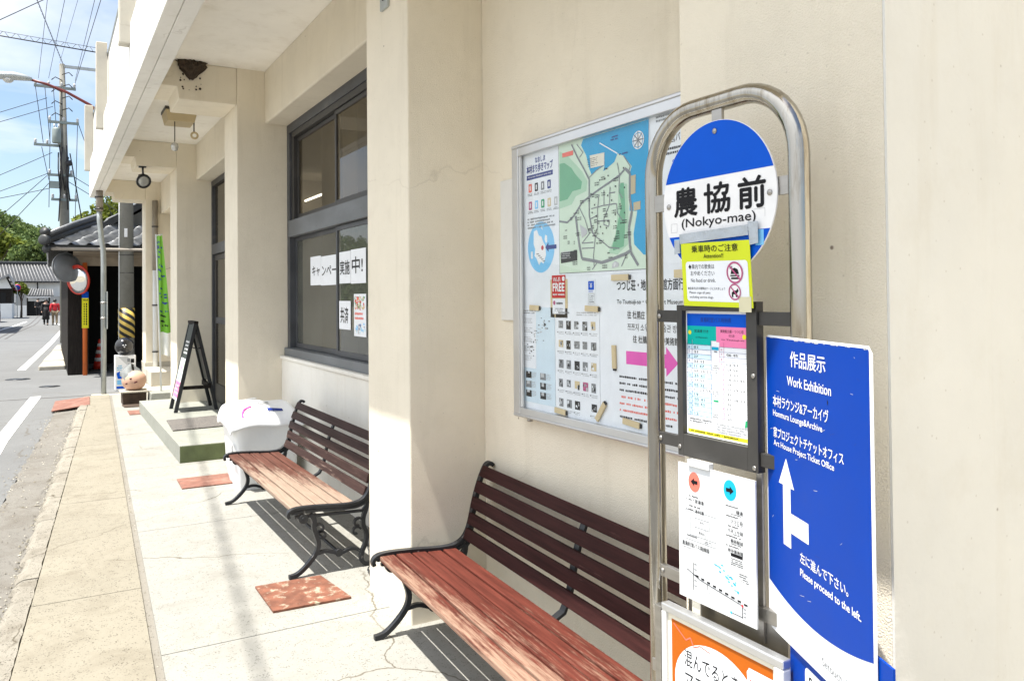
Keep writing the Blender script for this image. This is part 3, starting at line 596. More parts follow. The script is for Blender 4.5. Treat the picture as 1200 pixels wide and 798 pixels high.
# rooms behind the glass
b = MB()
b.box(2.11, 7, 3.7, 11.6, 3.2, 3.3, 'interior'); b.box(6.0, 6.2, 3.7, 11.6, 0, 3.2, 'interior'); b.box(1.97, 6, 3.6, 3.7, 0, 3.2, 'interior'); b.box(1.97, 6, 11.55, 11.65, 0, 3.2, 'interior'); b.box(1.96, 6, 3.7, 11.55, -.05, .02, 'interior_dark')
b.box(2.2, 2.3, 6.35, 7.35, .7, 3.1, 'interior')
b.build('room', mb_)
for yy in (11.1,):
    pass
b = MB(); b.tube([(3.2, 10.7, 2.90), (3.2, 11.5, 2.90)], .016, 'tube', 8); b.build('ceiling_light', mb_); b = MB(); b.tube([(3.5, 11.0, 2.80), (3.5, 11.5, 2.80)], .014, 'tube', 8); b.build('ceiling_light', mb_)
# flat cover plate on the wall beside the notice board
b = MB(); b.box(1.806, 1.822, 2.2, 3.235, 1.39, 2.03, 'cream_smooth'); tag(b.build('cover_plate', bevel=.003), 'thin cream cover plate on the wall, partly hidden behind the notice board', 'plate')
# entrance step, doormat
b = MB(); b.box(1.03, 1.90, 7.895, 11.7, -.02, .157, 'step'); b.box(1.033, 1.897, 7.889, 7.894, .0, .150, 'step_green')
tag(b.build('entrance_step', bevel=.006), 'low grey-green concrete step with dark green painted end below the entrance', 'step')
b = MB(); vs = []; 
b.prism([(1.085, 8.80), (1.60, 8.84), (1.645, 9.66), (1.115, 9.57)], .158, .172, 'gravelmat'); tag(b.build('door_mat', bevel=.004), 'grey pebbled doormat lying on the entrance step', 'doormat')
# raised plinth by the last pillar
b = MB(); b.box(1.28, 1.855, 12.55, 15.9, -.05, .11, 'stone'); b.box(1.40, 1.855, 14.0, 15.08, .112, .34, 'postc'); struct(b.build('plinth', bevel=.01))
# ================================================================ benches
RAIL = [(-.012, .325), (-.018, .345), (.0, .366), (.05, .371), (.12, .369), (.2, .363), (.3, .354), (.37, .357), (.412, .378), (.438, .415), (.455, .47), (.472, .55), (.497, .63), (.522, .69), (.538, .714), (.556, .718), (.568, .704)]
def interp(path, frac):
    ls = [0]
    for (a, b_), (c, d_) in zip(path, path[1:]): ls.append(ls[-1]+math.hypot(c-a, d_-b_))
    t = frac*ls[-1]
    for i in range(len(path)-1):
        if t <= ls[i+1]:
            k = (t-ls[i])/(ls[i+1]-ls[i]); (a, b_), (c, d_) = path[i], path[i+1]; l = ls[i+1]-ls[i]; return (a+(c-a)*k, b_+(d_-b_)*k, (c-a)/l, (d_-b_)/l)
    return path[-1]+(0, 1)
def smooth(path, n=3):
    for _ in range(n):
        q = [path[0]]
        for (a, b_), (c, d_) in zip(path, path[1:]): q += [(a*.75+c*.25, b_*.75+d_*.25), (a*.25+c*.75, b_*.25+d_*.75)]
        path = q+[path[-1]]
    return path
def spiral(cx, cz, r0_, r1_, a0, a1, n=14): return [(cx+(r0_+(r1_-r0_)*i/n)*math.cos(R(a0+(a1-a0)*i/n)), cz+(r0_+(r1_-r0_)*i/n)*math.sin(R(a0+(a1-a0)*i/n))) for i in range(n+1)]
BACKP = [(.428, .385), (.447, .44), (.463, .52), (.485, .60), (.512, .665), (.530, .70)]
def make_bench(label, seat_m, back_m, loc, rz):
    t = thing('park_bench', label, 'bench', loc, 'slatted benches along the wall', rz); ORG[t.name] = Vector((0, 0, 0)); LN = 1.79; hy = LN/2
    b = MB()
    for k in range(5):
        x = .043+.074*k; z = np.interp(x, [p[0] for p in RAIL[2:8]], [p[1] for p in RAIL[2:8]])-.004; sl = -.05 if x > .1 else .0
        b.obox((x, 0, z-.011), (.0325, 0, .0325*sl), (0, hy-.016, 0), (0, 0, .011), seat_m)
    b.build('seat', t, bevel=.004)
    b = MB()
    for k in range(5):
        x, z, dx, dz = interp(BACKP, .065+.2175*k); nx_, nz_ = -dz, dx
        b.obox((x+nx_*.012, 0, z+nz_*.012), (dx*.0262, 0, dz*.0262), (0, hy-.016, 0), (nx_*.0105, 0, nz_*.0105), back_m)
    b.build('backrest', t, bevel=.004)
    for s in (-1, 1):
        b = MB(); y0, y1 = (s*hy-.016, s*hy+.016)
        b.strip(smooth(RAIL, 2), .017, y0, y1, 'iron_worn')
        b.strip(smooth([(.0, .349), (.1, .352), (.3, .336), (.385, .338), (.428, .37), (.452, .43), (.468, .5), (.49, .59)], 2), .016, y0+.004, y1-.004, 'iron_worn')
        b.strip([(.02, .325), (.2, .317), (.40, .31)], .014, y0+.006, y1-.006, 'iron_worn'); b.strip([(.40, .31), (.44, .36), (.462, .44)], .014, y0+.006, y1-.006, 'iron_worn')
        f = smooth([(.105, .33), (.128, .30), (.122, .255), (.138, .215), (.152, .165), (.138, .115), (.09, .06), (.04, .02), (.005, .012), (-.012, .012)], 2)
        b.strip(f, [.026-.006*i/len(f) for i in range(len(f))], y0+.003, y1-.003, 'iron_worn')
        g = smooth([(.425, .36), (.422, .32), (.402, .275), (.402, .225), (.425, .18), (.418, .13), (.392, .08), (.388, .04), (.41, .012), (.45, .012)], 2)
        b.strip(g, .022, y0+.003, y1-.003, 'iron_worn')
        b.strip(smooth([(.135, .112), (.19, .122), (.235, .105), (.27, .092), (.31, .108), (.35, .112), (.392, .085)], 2), .018, y0+.005, y1-.005, 'iron_worn')
        b.strip(spiral(.155, .245, .034, .012, 200, -120), .013, y0+.006, y1-.006, 'iron_worn'); b.strip(spiral(.372, .245, .034, .011, -20, 300), .013, y0+.006, y1-.006, 'iron_worn')
        b.strip(spiral(.167, .205, .03, .010, 160, -120), .012, y0+.006, y1-.006, 'iron_worn'); b.strip(spiral(.362, .20, .028, .010, 20, 300), .012, y0+.006, y1-.006, 'iron_worn')
        b.lathe([(.026, -.016), (.026, .016)], (.065, s*hy, .312), (0, 1, 0), 'iron', 14); b.lathe([(.012, -.022), (.012, .022)], (.065, s*hy, .312), (0, 1, 0), 'iron_worn', 10)
        b.lathe([(.022, -.012), (.022, .012)], (.262, s*hy, .10), (0, 1, 0), 'iron', 14)
        b.build('end_frame', t, bevel=.0025, seg=1)
    b = MB(); b.strip([(.02, .338), (.2, .338), (.37, .326), (.42, .352), (.444, .40)]+[(p[0]+.008, p[1]) for p in BACKP[1:]], .012, -.017, .017, 'iron'); b.build('centre_strap', t)
    b = MB(); b.tube([(.262, -hy, .10), (.262, hy, .10)], .009, 'iron', 8); b.build('tie_rod', t)
    return t
M['seat_far'] = plank('sun_bleached_seat_slats', (.105, .044, .032), (.29, .215, .165), .55, .75, -.75, .0, .42)
M['seat_near'] = plank('flaking_red_seat_slats', (.10, .026, .018), (.28, .18, .13), .92, 1.2, -2.6, .0, .16)
M['back_far'] = plank('brown_back_slats', (.042, .024, .021), (.36, .27, .22), -.02, None, None, .40, .47)
M['back_near'] = plank('dark_brown_back_slats', (.036, .012, .011), (.20, .10, .09), -.02)
BX1, BX2 = (1.118, 5.225, 0), (1.197, 2.477, 0)
make_bench('farther slatted bench with a pale sun-bleached seat, in front of the window', 'seat_far', 'back_far', BX1, 0)
make_bench('nearer slatted bench with flaking red seat below the glazed notice board', 'seat_near', 'back_near', BX2, R(-3))
# chain on the far bench
b = MB(); cp = [(1.545, 4.32, .13), (1.546, 4.30, .09), (1.545, 4.28, .05), (1.54, 4.25, .02), (1.51, 4.21, .012), (1.50, 4.17, .012), (1.52, 4.12, .012), (1.50, 4.08, .012), (1.47, 4.06, .012)]
for i, (a, c) in enumerate(zip(cp, cp[1:])):
    a, c = Vector(a), Vector(c); d = (c-a); l = d.length*.62; d.normalize(); q = d.cross(Vector((.3, .2, 1) if i % 2 else (1, .3, .2))).normalized()*.011; m_ = (a+c)/2
    b.tube([m_+d*l*math.cos(t_)+q*math.sin(t_) for t_ in [2*math.pi*k/12 for k in range(12)]], .0035, 'iron_worn', 6, closed=True)
tag(b.build('chain'), 'rusty chain hanging from the far bench leg down to the floor by the pillar', 'chain')

# plates on the ground
def plate(name, pts, th, mat, label, tilt=0, z=.0005):
    b = MB(); b.prism(pts, z, z+th, mat); return tag(b.build(name, bevel=.002), label, 'plate')
plate('steel_plate', [(.922, 4.29), (1.262, 4.279), (1.304, 3.891), (.923, 3.907)], .012, 'rust', 'large rusted plate with white patches lying beside the nearer end of the far bench')
plate('steel_plate', [(.914, 7.183), (1.32, 7.191), (1.30, 6.802), (.905, 6.806)], .010, 'redtile', 'plain reddish plate lying in front of the white covered bin')
plate('steel_plate', [(.905, 11.94), (1.065, 11.935), (1.03, 11.52), (.90, 11.52)], .009, 'redtile', 'smallest reddish plate beside the far corner of the entrance step')
b = MB(); b.hexa([(.02, 12.95, -.062), (.50, 13.02, -.012), (.535, 13.98, .0), (.075, 14.08, -.05), (.02, 12.95, -.046), (.50, 13.02, .004), (.535, 13.98, .016), (.075, 14.08, -.034)], 'redtile'); tag(b.build('kerb_ramp', bevel=.002), 'faded red ramp plate bridging the kerb at the street edge', 'ramp')

# ================================================================ white covered bin
t = thing('storage_bin', 'bulky white plastic-covered bin standing against the pillar behind the far bench', 'bin', (1.47, 6.72, 0))
b = MB(); vs = []; rn = random.Random(14); nu, nv = 32, 9
for j in range(nv):
    k = j/(nv-1); z = .53*k; q = .06*(1-k)**.7; x0, x1, y0, y1 = 1.225+q, 1.745-q*.3, 6.405+q*1.8, 7.01-q
    for i in range(nu):
        u = i/nu*4; c = int(u); f = u-c; e = .012*math.sin(9*f+3*k+c)*math.sin(k*5+c)+rn.uniform(-.006, .006)
        px_, py_ = [(x0+(x1-x0)*f, y0-e), (x1+e, y0+(y1-y0)*f), (x1-(x1-x0)*f, y1+e), (x0-e, y1-(y1-y0)*f)][c]; vs.append((px_, py_, z))
b.add(vs, [(j*nu+i, j*nu+(i+1) % nu, (j+1)*nu+(i+1) % nu, (j+1)*nu+i) for j in range(nv-1) for i in range(nu)], 'white_plastic', True); bo = b.build('body', t); sb_ = bo.modifiers.new('sub', 'SUBSURF'); sb_.levels = 2; sb_.render_levels = 2
b = MB(); 
rows = [(6.385, .50), (6.39, .535), (6.43, .585), (6.55, .635), (6.75, .66), (6.95, .665), (7.02, .63), (7.03, .52)]
vs = []
rn = random.Random(4)
for y, z in rows:
    for k in range(8):
        x = [1.200, 1.212, 1.30, 1.42, 1.54, 1.66, 1.748, 1.758][k]; e = .035*abs(k-3.5)/3.5+(.14 if k in (0, 7) and z > .55 else 0); vs.append((x, y+rn.uniform(-.012, .012), z-e*(1 if z > .55 else .2)+rn.uniform(-.013, .013)+.01*math.sin(k*2.2+y*30)))
b.add(vs, [(8*j+k, 8*j+k+1, 8*j+k+9, 8*j+k+8) for j in range(len(rows)-1) for k in range(7)], 'white_plastic', True)
lid = b.build('cover', t); so = lid.modifiers.new('thick', 'SOLIDIFY'); so.thickness = .02; ss = lid.modifiers.new('sub', 'SUBSURF'); ss.levels = 2; ss.render_levels = 2
def on_cover(x, y):  # height of the cover
    z = float(np.interp(y, [r_[0] for r_ in rows], [r_[1] for r_ in rows])); return z-.035*abs((x-1.195)/.56*7-3.5)/3.5
def sticker(x0, x1, y0, y1, mat):
    vs = []; b = MB()
    for j in range(4):
        for i in range(5): x = x0+(x1-x0)*i/4; y = y0+(y1-y0)*j/3; vs.append((x, y, on_cover(x, y)+.004))
    b.add(vs, [(5*j+i, 5*j+i+1, 5*j+i+6, 5*j+i+5) for j in range(3) for i in range(4)], mat); b.build('printed_label', t)
sticker(1.42, 1.50, 6.86, 6.93, 'grey'); sticker(1.46, 1.55, 6.68, 6.72, 'grey'); sticker(1.50, 1.62, 6.50, 6.535, 'navy'); sticker(1.29, 1.34, 6.84, 6.90, 'clear_tape'); sticker(1.40, 1.48, 6.56, 6.585, 'lgrey')
b = MB(); b.tube([(1.30+.13*(1-math.cos(a)), 6.45+.17*math.sin(a), on_cover(1.30+.13*(1-math.cos(a)), 6.45+.17*math.sin(a))+.004) for a in [i*.16 for i in range(9)]], .008, 'magenta', 6)
b.build('red_handle', t)
b = MB(); b.box(1.225, 1.232, 6.5, 6.62, .26, .36, 'lgrey'); b.build('side_label', t)

# ================================================================ bus stop
t = thing('bus_stop_post', 'stainless steel loop post holding the round blue and white bus stop plate', 'bus stop', (1.28, 1.30, 0))
YL, YR, ZT, RC = 1.522, 1.083, 1.924, .145
path = [(1.28, YL, -.02), (1.28, YL, .6), (1.28, YL, 1.2), (1.28, YL, ZT-RC)]
path += [(1.28, YL-RC+RC*math.cos(a), ZT-RC+RC*math.sin(a)) for a in [R(9*i) for i in range(1, 11)]]
path += [(1.28, YR+RC+RC*math.cos(a), ZT-RC+RC*math.sin(a)) for a in [R(90+9*i) for i in range(0, 11)]]
path += [(1.28, YR, 1.2), (1.28, YR, .6), (1.28, YR, -.02)]
b = MB(); b.tube(path, .0213, 'steel', 24); b.build('loop_pipe', t)
# round plate
cy_, cz_, rr = 1.2935, 1.709, .171
s = Sheet((1.262, cy_+rr, cz_+rr), (0, -1, 0)); 
s.lathe([(rr, -.0035), (rr, 0)], (1.262, cy_, cz_), (-1, 0, 0), 'white', 64, False)
def seg(v0, top):
    pts = []; h = v0-rr; a0 = math.asin(max(-1, min(1, h/(rr-.001))))
    r2 = rr-.0012
    if top: pts = [(rr+r2*math.cos(a), rr+r2*math.sin(a)) for a in [math.pi-a0+(2*a0+math.pi)*i/40 for i in range(41)]]
    else: pts = [(rr+r2*math.cos(a), rr+r2*math.sin(a)) for a in [a0+(math.pi-2*a0)*i/40 for i in range(41)]]
    return pts
s.poly(seg(.122, True), 'royal'); s.poly(seg(.247, False), 'royal')
for u in (.030, .134, .236): pass
s.text('農', .038, .137, .113, .201, 'black', 2, .022); s.text('協', .136, .137, .213, .201, 'black', 2, .022); s.text('前', .238, .137, .312, .201, 'black', 2, .022)
s.text('(Nokyo-mae)', .062, .207, .285, .233, 'black', 2, .008)
s.rect(.036, .252, .058, .285, 'lsky', 2); s.rect(.284, .248, .306, .280, 'lsky', 2); s.line([(.026, .216), (.046, .216), (.046, .236), (.026, .236), (.026, .216)], .0008, 'lgrey', 2); s.line([(.28, .205), (.31, .205), (.31, .222)], .0008, 'lgrey', 2)
s.build('round_plate', t)
b = MB()
clips = [(1.267, 1.275, 1.278, 1.308, 1.857, 1.905), (1.267, 1.276, 1.455, 1.504, 1.698, 1.738), (1.267, 1.276, 1.100, 1.130, 1.698, 1.735)]
for q_ in clips: b = MB(); b.box(*q_, 'steel_flat'); b.build('plate_clip', t)
for y, z in ((1.2935, 1.857), (1.446, 1.705), (1.141, 1.705)): b = MB(); b.lathe([(.0065, 0), (.0065, .0015), (.004, .003), (0, .003)], (1.2615, y, z), (-1, 0, 0), 'steel_flat', 12); b.build('screw', t)
# timetable carrier
b = MB()
b.box(1.264, 1.285, 1.409, 1.427, 1.130, 1.476, 'darkmetal'); b.box(1.264, 1.285, 1.184, 1.213, 1.130, 1.484, 'darkmetal'); b.box(1.264, 1.285, 1.213, 1.409, 1.463, 1.476, 'darkmetal'); b.box(1.264, 1.285, 1.213, 1.409, 1.130, 1.180, 'darkmetal'); b.box(1.279, 1.2853, 1.213, 1.409, 1.180, 1.463, 'steel_flat')
for z in (1.14, 1.33): b.lathe([(.005, 0), (.005, .002), (0, .0025)], (1.2635, 1.194, z), (-1, 0, 0), 'steel_flat', 10)
for z in (1.15,): b.lathe([(.005, 0), (.005, .002), (0, .0025)], (1.2635, 1.420, z), (-1, 0, 0), 'steel_flat', 10)
b.build('timetable_frame', t, bevel=.0015)
for z in (1.449, 1.158, .842):
    m_ = 'darkmetal' if z > 1 else 'steel_flat'
    for a, c in (((1.428, 1.503), (1.102, 1.183)) if z > 1 else ((1.102, 1.503),)):
        b = MB(); b.box(1.270, 1.283, a, c, z-.014, z+.014, m_); b.build('cross_bar', t, bevel=.001)
    b = MB(); b.lathe([(.006, 0), (.006, .002), (.003, .0035), (0, .0035)], (1.270, 1.494, z), (-1, 0, 0), 'steel_flat', 12); b.build('screw', t)
b = MB(); b.box(1.276, 1.283, 1.186, 1.201, .78, 1.13, 'steel_flat'); b.build('hanger', t); b = MB(); b.box(1.276, 1.283, 1.39, 1.405, .78, 1.13, 'steel_flat'); b.build('hanger', t); b = MB(); b.box(1.2835, 1.286, 1.13, 1.42, .70, .83, 'steel_flat'); b.build('back_plate', t)
b = MB(); b.lathe([(.30, 0), (.30, .05), (.27, .075), (0, .08)], (1.22, 1.30, 0), (0, 0, 1), 'stone', 40); b.build('base', t)

# yellow notice
O = (1.2555, 1.4, 1.6165); s = Sheet(O, (0, -1, -.02), (0, -.06, -1)); W, Hh = .208, .142
s.slab(0, 0, W, Hh, .001, 'lime'); s.rrect(.013, .042, W-.008, Hh-.011, .008, 'paper', 1)
s.text('乗車時のご注意', .035, .006, .175, .022, 'black', 2, .006); s.text('Attention!!', .072, .026, .132, .035, 'black', 2, .004)
s.text('◆車内での飲食は', .022, .048, .103, .0595, 'black'); s.text('おやめください', .028, .063, .103, .074, 'black'); s.text('No food or drink.', .028, .080, .105, .0885, 'black')
s.text('◆盲導犬以外の動物はケージに入れましょう', .017, .099, .132, .1055, 'black'); s.text('Please cage all pets', .021, .109, .087, .1155, 'black'); s.text('excluding service dogs.', .021, .119, .096, .1255, 'black')
def banned(u, v, r_, kind):
    s.circle(u, v, r_, 'white', 2); 
    if kind: s.poly([(u-.012, v+.003), (u+.012, v+.003), (u+.009, v-.007), (u, v-.0105), (u-.009, v-.007)], 'black', 3); s.rect(u-.013, v+.005, u+.013, v+.008, 'black', 3); s.rect(u-.011, v+.010, u+.011, v+.014, 'black', 3); s.rect(u-.014, v-.014, u-.006, v-.008, 'grey', 3)
    else: s.poly([(u-.009, v+.002), (u-.004, v-.003), (u+.004, v-.003), (u+.009, v-.008), (u+.011, v-.002), (u+.006, v+.003), (u+.007, v+.011), (u+.003, v+.011), (u+.001, v+.005), (u-.004, v+.005), (u-.005, v+.011), (u-.009, v+.011)], 'black', 3)
    s.ring(u, v, r_*.83, r_, 'rose', 4); a = r_*.66; s.line([(u-a, v-a), (u+a, v+a)], r_*.16, 'rose', 4)
banned(.163, .068, .0235, 1); banned(.160, .109, .0175, 0)
tag(s.build('notice'), 'yellow boarding notice with two red prohibition symbols taped below the round plate', 'notice')
s = Sheet((1.2545, 1.4035, 1.638), (0, -1, .03), (0, -.06, -1)); s.slab(0, 0, .208, .022, .0008, 'tape'); s.prism([(-.018, .012), (-.001, .012), (-.001, .043), (-.020, .045)], -.0006, .0002, 'tape', lambda x, y, z: s.P(x, y, z)); s.prism([(.209, -.006), (.236, -.004), (.234, .041), (.211, .043)], -.0004, .0004, 'tape', lambda x, y, z: s.P(x, y, z))
tag(s.build('tape'), 'silver tape strip holding the top of the yellow notice to the round plate', 'tape')
s = Sheet((1.2545, 1.222, 1.494), (0, -1, 0)); s.slab(0, 0, .034, .032, .0006, 'clear_tape'); tag(s.build('tape'), 'yellowed tape patch at the lower right corner of the yellow notice', 'tape')
# timetable sheet
s = Sheet((1.2765, 1.411, 1.4625), (0, -1, 0)); W, Hh = .200, .281
s.slab(0, 0, W, Hh, .0012, 'paper')
s.rect(.006, .006, .192, .034, 'royal'); s.text('直島町営バス時刻表', .05, .014, .145, .025, 'navy'); s.rect(.006, .034, .099, .066, 'teal'); s.rect(.099, .034, .192, .068, 'pink')
s.text('宮浦港 行き', .030, .042, .075, .049, 'black'); s.text('to Miyanoura', .034, .058, .072, .062, 'black'); s.text('美術館方面・つつじ荘', .112, .040, .180, .047, 'black'); s.text('行き', .137, .050, .154, .056, 'black'); s.text('to Tsutsuji-so', .115, .060, .182, .0645, 'black'); s.circle(.015, .049, .005, 'yellow', 2, 12); s.circle(.182, .054, .0055, 'yellow', 2, 12)
s.rect(.006, .066, .022, .076, 'teal'); s.rect(.023, .066, .083, .076, 'teal'); s.rect(.109, .068, .122, .078, 'pink'); s.rect(.122, .068, .192, .078, 'pink')
rn = random.Random(9); N_ = 15; v = .0765; rh = .0107
tl_ = ['01', '31', '27', '03 33', '11 47', '04 26 51', '25 41', '24 53', '05 32', '11 22 54', '19', '05 41', '02 43', '', '12']; tr_ = ['', '06 45', '', '13 51', '24 56', '12 51', '18 20 45', '34', '27 29 54', '43', '31 38 53', '26', '17', '52', '50']
for k in range(N_):
    a = v+rh*k
    if k % 2 == 0 or k > 10: s.rect(.0065, a, .083, a+rh, 'rowblue', 1)
    s.line([(.006, a), (.083, a)], .0006, 'navy', 3); s.line([(.109, a+.002), (.192, a+.002)], .0005, 'navy', 3)
    h_ = str(6+k); s.text(h_, .011, a+.003, .011+.004*len(h_), a+rh-.0025, 'navy', 3); s.text(h_, .113, a+.005, .113+.004*len(h_), a+rh-.001, 'rose', 3)
    if tl_[k]: s.text(tl_[k], .028, a+.003, .028+.0065*len(tl_[k]), a+rh-.0025, 'black', 3)
    if tr_[k]: s.text(tr_[k], .130, a+.005, .130+.0065*len(tr_[k]), a+rh-.001, 'black', 3)
for u in (.006, .022, .083): s.line([(u, .066), (u, v+rh*N_)], .0008, 'navy', 3)
for u in (.109, .122, .192): s.line([(u, .068), (u, v+rh*N_+.002)], .0007, 'rose', 3)
s.line([(.006, v+rh*N_), (.083, v+rh*N_)], .0008, 'navy', 3)
s.rect(.085, .079, .106, .086, 'cyan', 2); s.rect(.092, .088, .101, .091, 'grey', 2); s.greek(.086, .118, .106, .138, 4, 'grey', 2, seed=4); s.greek(.086, .176, .106, .190, 3, 'grey', 2, seed=5); s.rect(.088, .196, .104, .200, 'green', 2); s.greek(.086, .226, .106, .236, 2, 'grey', 2, seed=6)
s.greek(.012, .243, .085, .254, 2, 'black', 2, seed=7); s.greek(.098, .246, .190, .268, 4, 'grey', 2, seed=8); s.rect(.006, .269, .192, .277, 'yellow', 1); s.greek(.012, .270, .18, .276, 1, 'black', 2, seed=11); s.poly([(.182, .232), (.192, .228), (.188, .243), (.180, .247)], 'green', 2)
tag(s.build('timetable'), 'bus timetable sheet with blue, green and pink headings in the dark metal frame', 'timetable')
# route map card
O = (1.252, 1.410, 1.113); s = Sheet(O, (0, -1, 0), (.0, 0, -1)); W, Hh = .224, .294
s.slab(-.004, -.004, W+.004, Hh+.004, .004, 'acrylic'); s.rect(.0, .0, W, Hh, 'card', 1)
s.circle(.049, .033, .0185, 'coral', 2, 32, .022); s.poly([(.038, .033), (.049, .024), (.049, .029), (.060, .029), (.060, .037), (.049, .037), (.049, .042)], 'black', 3)
s.circle(.158, .029, .0185, 'cyan', 2, 32, .022); s.poly([(.169, .029), (.158, .020), (.158, .025), (.147, .025), (.147, .033), (.158, .033), (.158, .038)], 'black', 3)
for k, (w1, u) in enumerate((('宮浦港', .053), ('本村港', .053))): s.greek(u-.022, .063+.022*k, u+.010, .069+.022*k, 1, 'black', 2, seed=30+k); s.text(w1, u-.002, .070+.022*k, u+.026, .079+.022*k, 'black', 3, .006); s.greek(u-.030, .072+.022*k, u-.004, .077+.022*k, 1, 'black', 2, seed=33+k)
for k, w1 in enumerate(('積浦', 'つつじ荘', 'ベネッセ前', '美術館前', '地中美術館')):
    vv = .060+.021*k; s.greek(.145, vv, .185, vv+.005, 1, 'black', 2, seed=40+k); s.text(w1, .192-.0085*len(w1), vv+.0065, .194, vv+.0155, 'black', 3, .004); s.greek(.160, vv+.0165, .192, vv+.0195, 1, 'black', 2, seed=50+k)
for a, c in (((.02, .098), (.115, .098)), ((.115, .098), (.115, .164)), ((.115, .164), (.02, .164)), ((.02, .164), (.02, .098)), ((.05, .098), (.05, .15)), ((.05, .112), (.095, .112)), ((.095, .112), (.095, .132)), ((.05, .132), (.095, .132)), ((.032, .152), (.115, .152)), ((.082, .132), (.082, .152)), ((.035, .1), (.035, .15))): s.line([a, c], .0012, 'grey', 2)
s.text('本村', .066, .116, .078, .122, 'black', 3); s.text('農協前', .062, .139, .080, .145, 'black', 3); s.greek(.024, .153, .06, .158, 1, 'black', 3, seed=61); s.greek(.08, .155, .11, .162, 2, 'black', 3, seed=62)
s.text('直島町営バス路線図', .008, .170, .094, .180, 'black', 3, .006); s.greek(.01, .183, .04, .186, 1, 'black', 2, seed=63)
s.poly([(.103, .172), (.112, .176), (.12, .172), (.132, .186), (.135, .20), (.15, .203), (.16, .212), (.178, .216), (.184, .224), (.176, .238), (.168, .237), (.160, .228), (.146, .226), (.138, .216), (.126, .212), (.118, .202), (.11, .198), (.104, .186)], 'rowblue', 2); rn = random.Random(3)
for k in range(24): u, vv = rn.uniform(.108, .178), 0; vv = .178+(u-.105)*.6+rn.uniform(0, .02); s.rect(u, vv, u+rn.uniform(.003, .008), vv+.0022, 'cyan', 3)
s.rect(.158, .160, .192, .167, 'black', 2); s.greek(.158, .170, .196, .186, 4, 'black', 2, seed=64); s.greek(.182, .196, .206, .215, 4, 'black', 2, seed=65)
s.line([(.043, .212), (.043, .275)], .0016, 'black', 3); s.line([(.022, .232), (.065, .246), (.19, .262), (.19, .286), (.158, .286)], .0016, 'black', 3); s.line([(.19, .262), (.19, .288)], .0018, 'black', 3); s.circle(.19, .262, .003, 'red', 4, 10); s.circle(.158, .286, .003, 'cyan', 4, 10)
for k in range(9): u = .05+.018*k; vv = .238+.0022*k; s.rect(u, vv, u+.010, vv+.004, 'black', 3)
for k in range(5): s.rect(.046, .214+.012*k, .054, .2165+.012*k, 'grey', 3)
for k in range(3): s.rect(.193, .266+.008*k, .200, .2685+.008*k, 'grey', 3)
s.rect(.086, .250, .0872, .262, 'black', 3); s.greek(.085, .264, .096, .268, 1, 'grey', 3, seed=67)
tag(s.build('route_map'), 'white bus route card with red and blue arrow circles hanging below the timetable', 'notice')
b = MB(); b.box(1.246, 1.262, 1.31, 1.378, 1.114, 1.130, 'acrylic'); tag(b.build('card_clip', bevel=.002), 'small clear plastic clip holding the top of the route card', 'clip')
b = MB(); b.box(1.259, 1.262, 1.355, 1.381, .735, .835, 'paper_warm'); tag(b.build('paper_strip'), 'narrow cream paper strip behind the route card above the orange poster', 'paper')
# mask poster
O = (1.230, 1.445, .793); s = Sheet(O, (0, -1, 0)); W, Hh = .355, .50
t2 = thing('framed_poster', 'orange mask-wearing poster in a silver frame at the foot of the bus stop post', 'poster', (1.235, 1.27, .27))
f = MB(); f.box(1.222, 1.246, 1.090, 1.445, .775, .793, 'alu'); f.box(1.222, 1.246, 1.090, 1.445, .293, .311, 'alu'); f.box(1.222, 1.246, 1.429, 1.445, .311, .775, 'acrylic'); f.box(1.222, 1.246, 1.090, 1.114, .311, .775, 'acrylic'); f.build('frame', t2, bevel=.003)
f = MB(); f.box(1.222, 1.256, 1.447, 1.468, .27, .782, 'steel_flat'); f.box(1.256, 1.270, 1.45, 1.52, .60, .63, 'steel_flat'); f.box(1.256, 1.270, 1.45, 1.52, .38, .41, 'steel_flat'); f.build('side_rail', t2, bevel=.002)
s.slab(.016, .018, .331, .482, .004, 'paper_warm'); s.rect(.028, .030, .324, .470, 'orange', 1); s.circle(.168, .155, .130, 'paper', 2, 48, .105)
s.text('混んでるときは', .070, .082, .262, .118, 'black', 3, .004); s.text('マスクしてね', .072, .128, .250, .166, 'black', 3, .004); s.text('#Wear a mask', .115, .182, .235, .198, 'grey', 3)
s.poly([(.262, .050), (.325, .050), (.332, .056), (.334, .088), (.258, .088), (.256, .060)], 'white', 3); 
for k in range(5): s.rect(.262+.013*k, .055, .272+.013*k, .066, 'lgrey', 4)
for k in range(6): s.circle(.266+.011*k, .075+.003*(k % 2), .0028, 'coral', 4, 10)
s.circle(.272, .088, .007, 'black', 4, 14); s.circle(.318, .088, .007, 'black', 4, 14)
s.line([(.035, .038), (.075, .062), (.09, .052), (.10, .070), (.12, .060), (.15, .064)], .003, 'coral', 2)
s.build('sheet', t2)
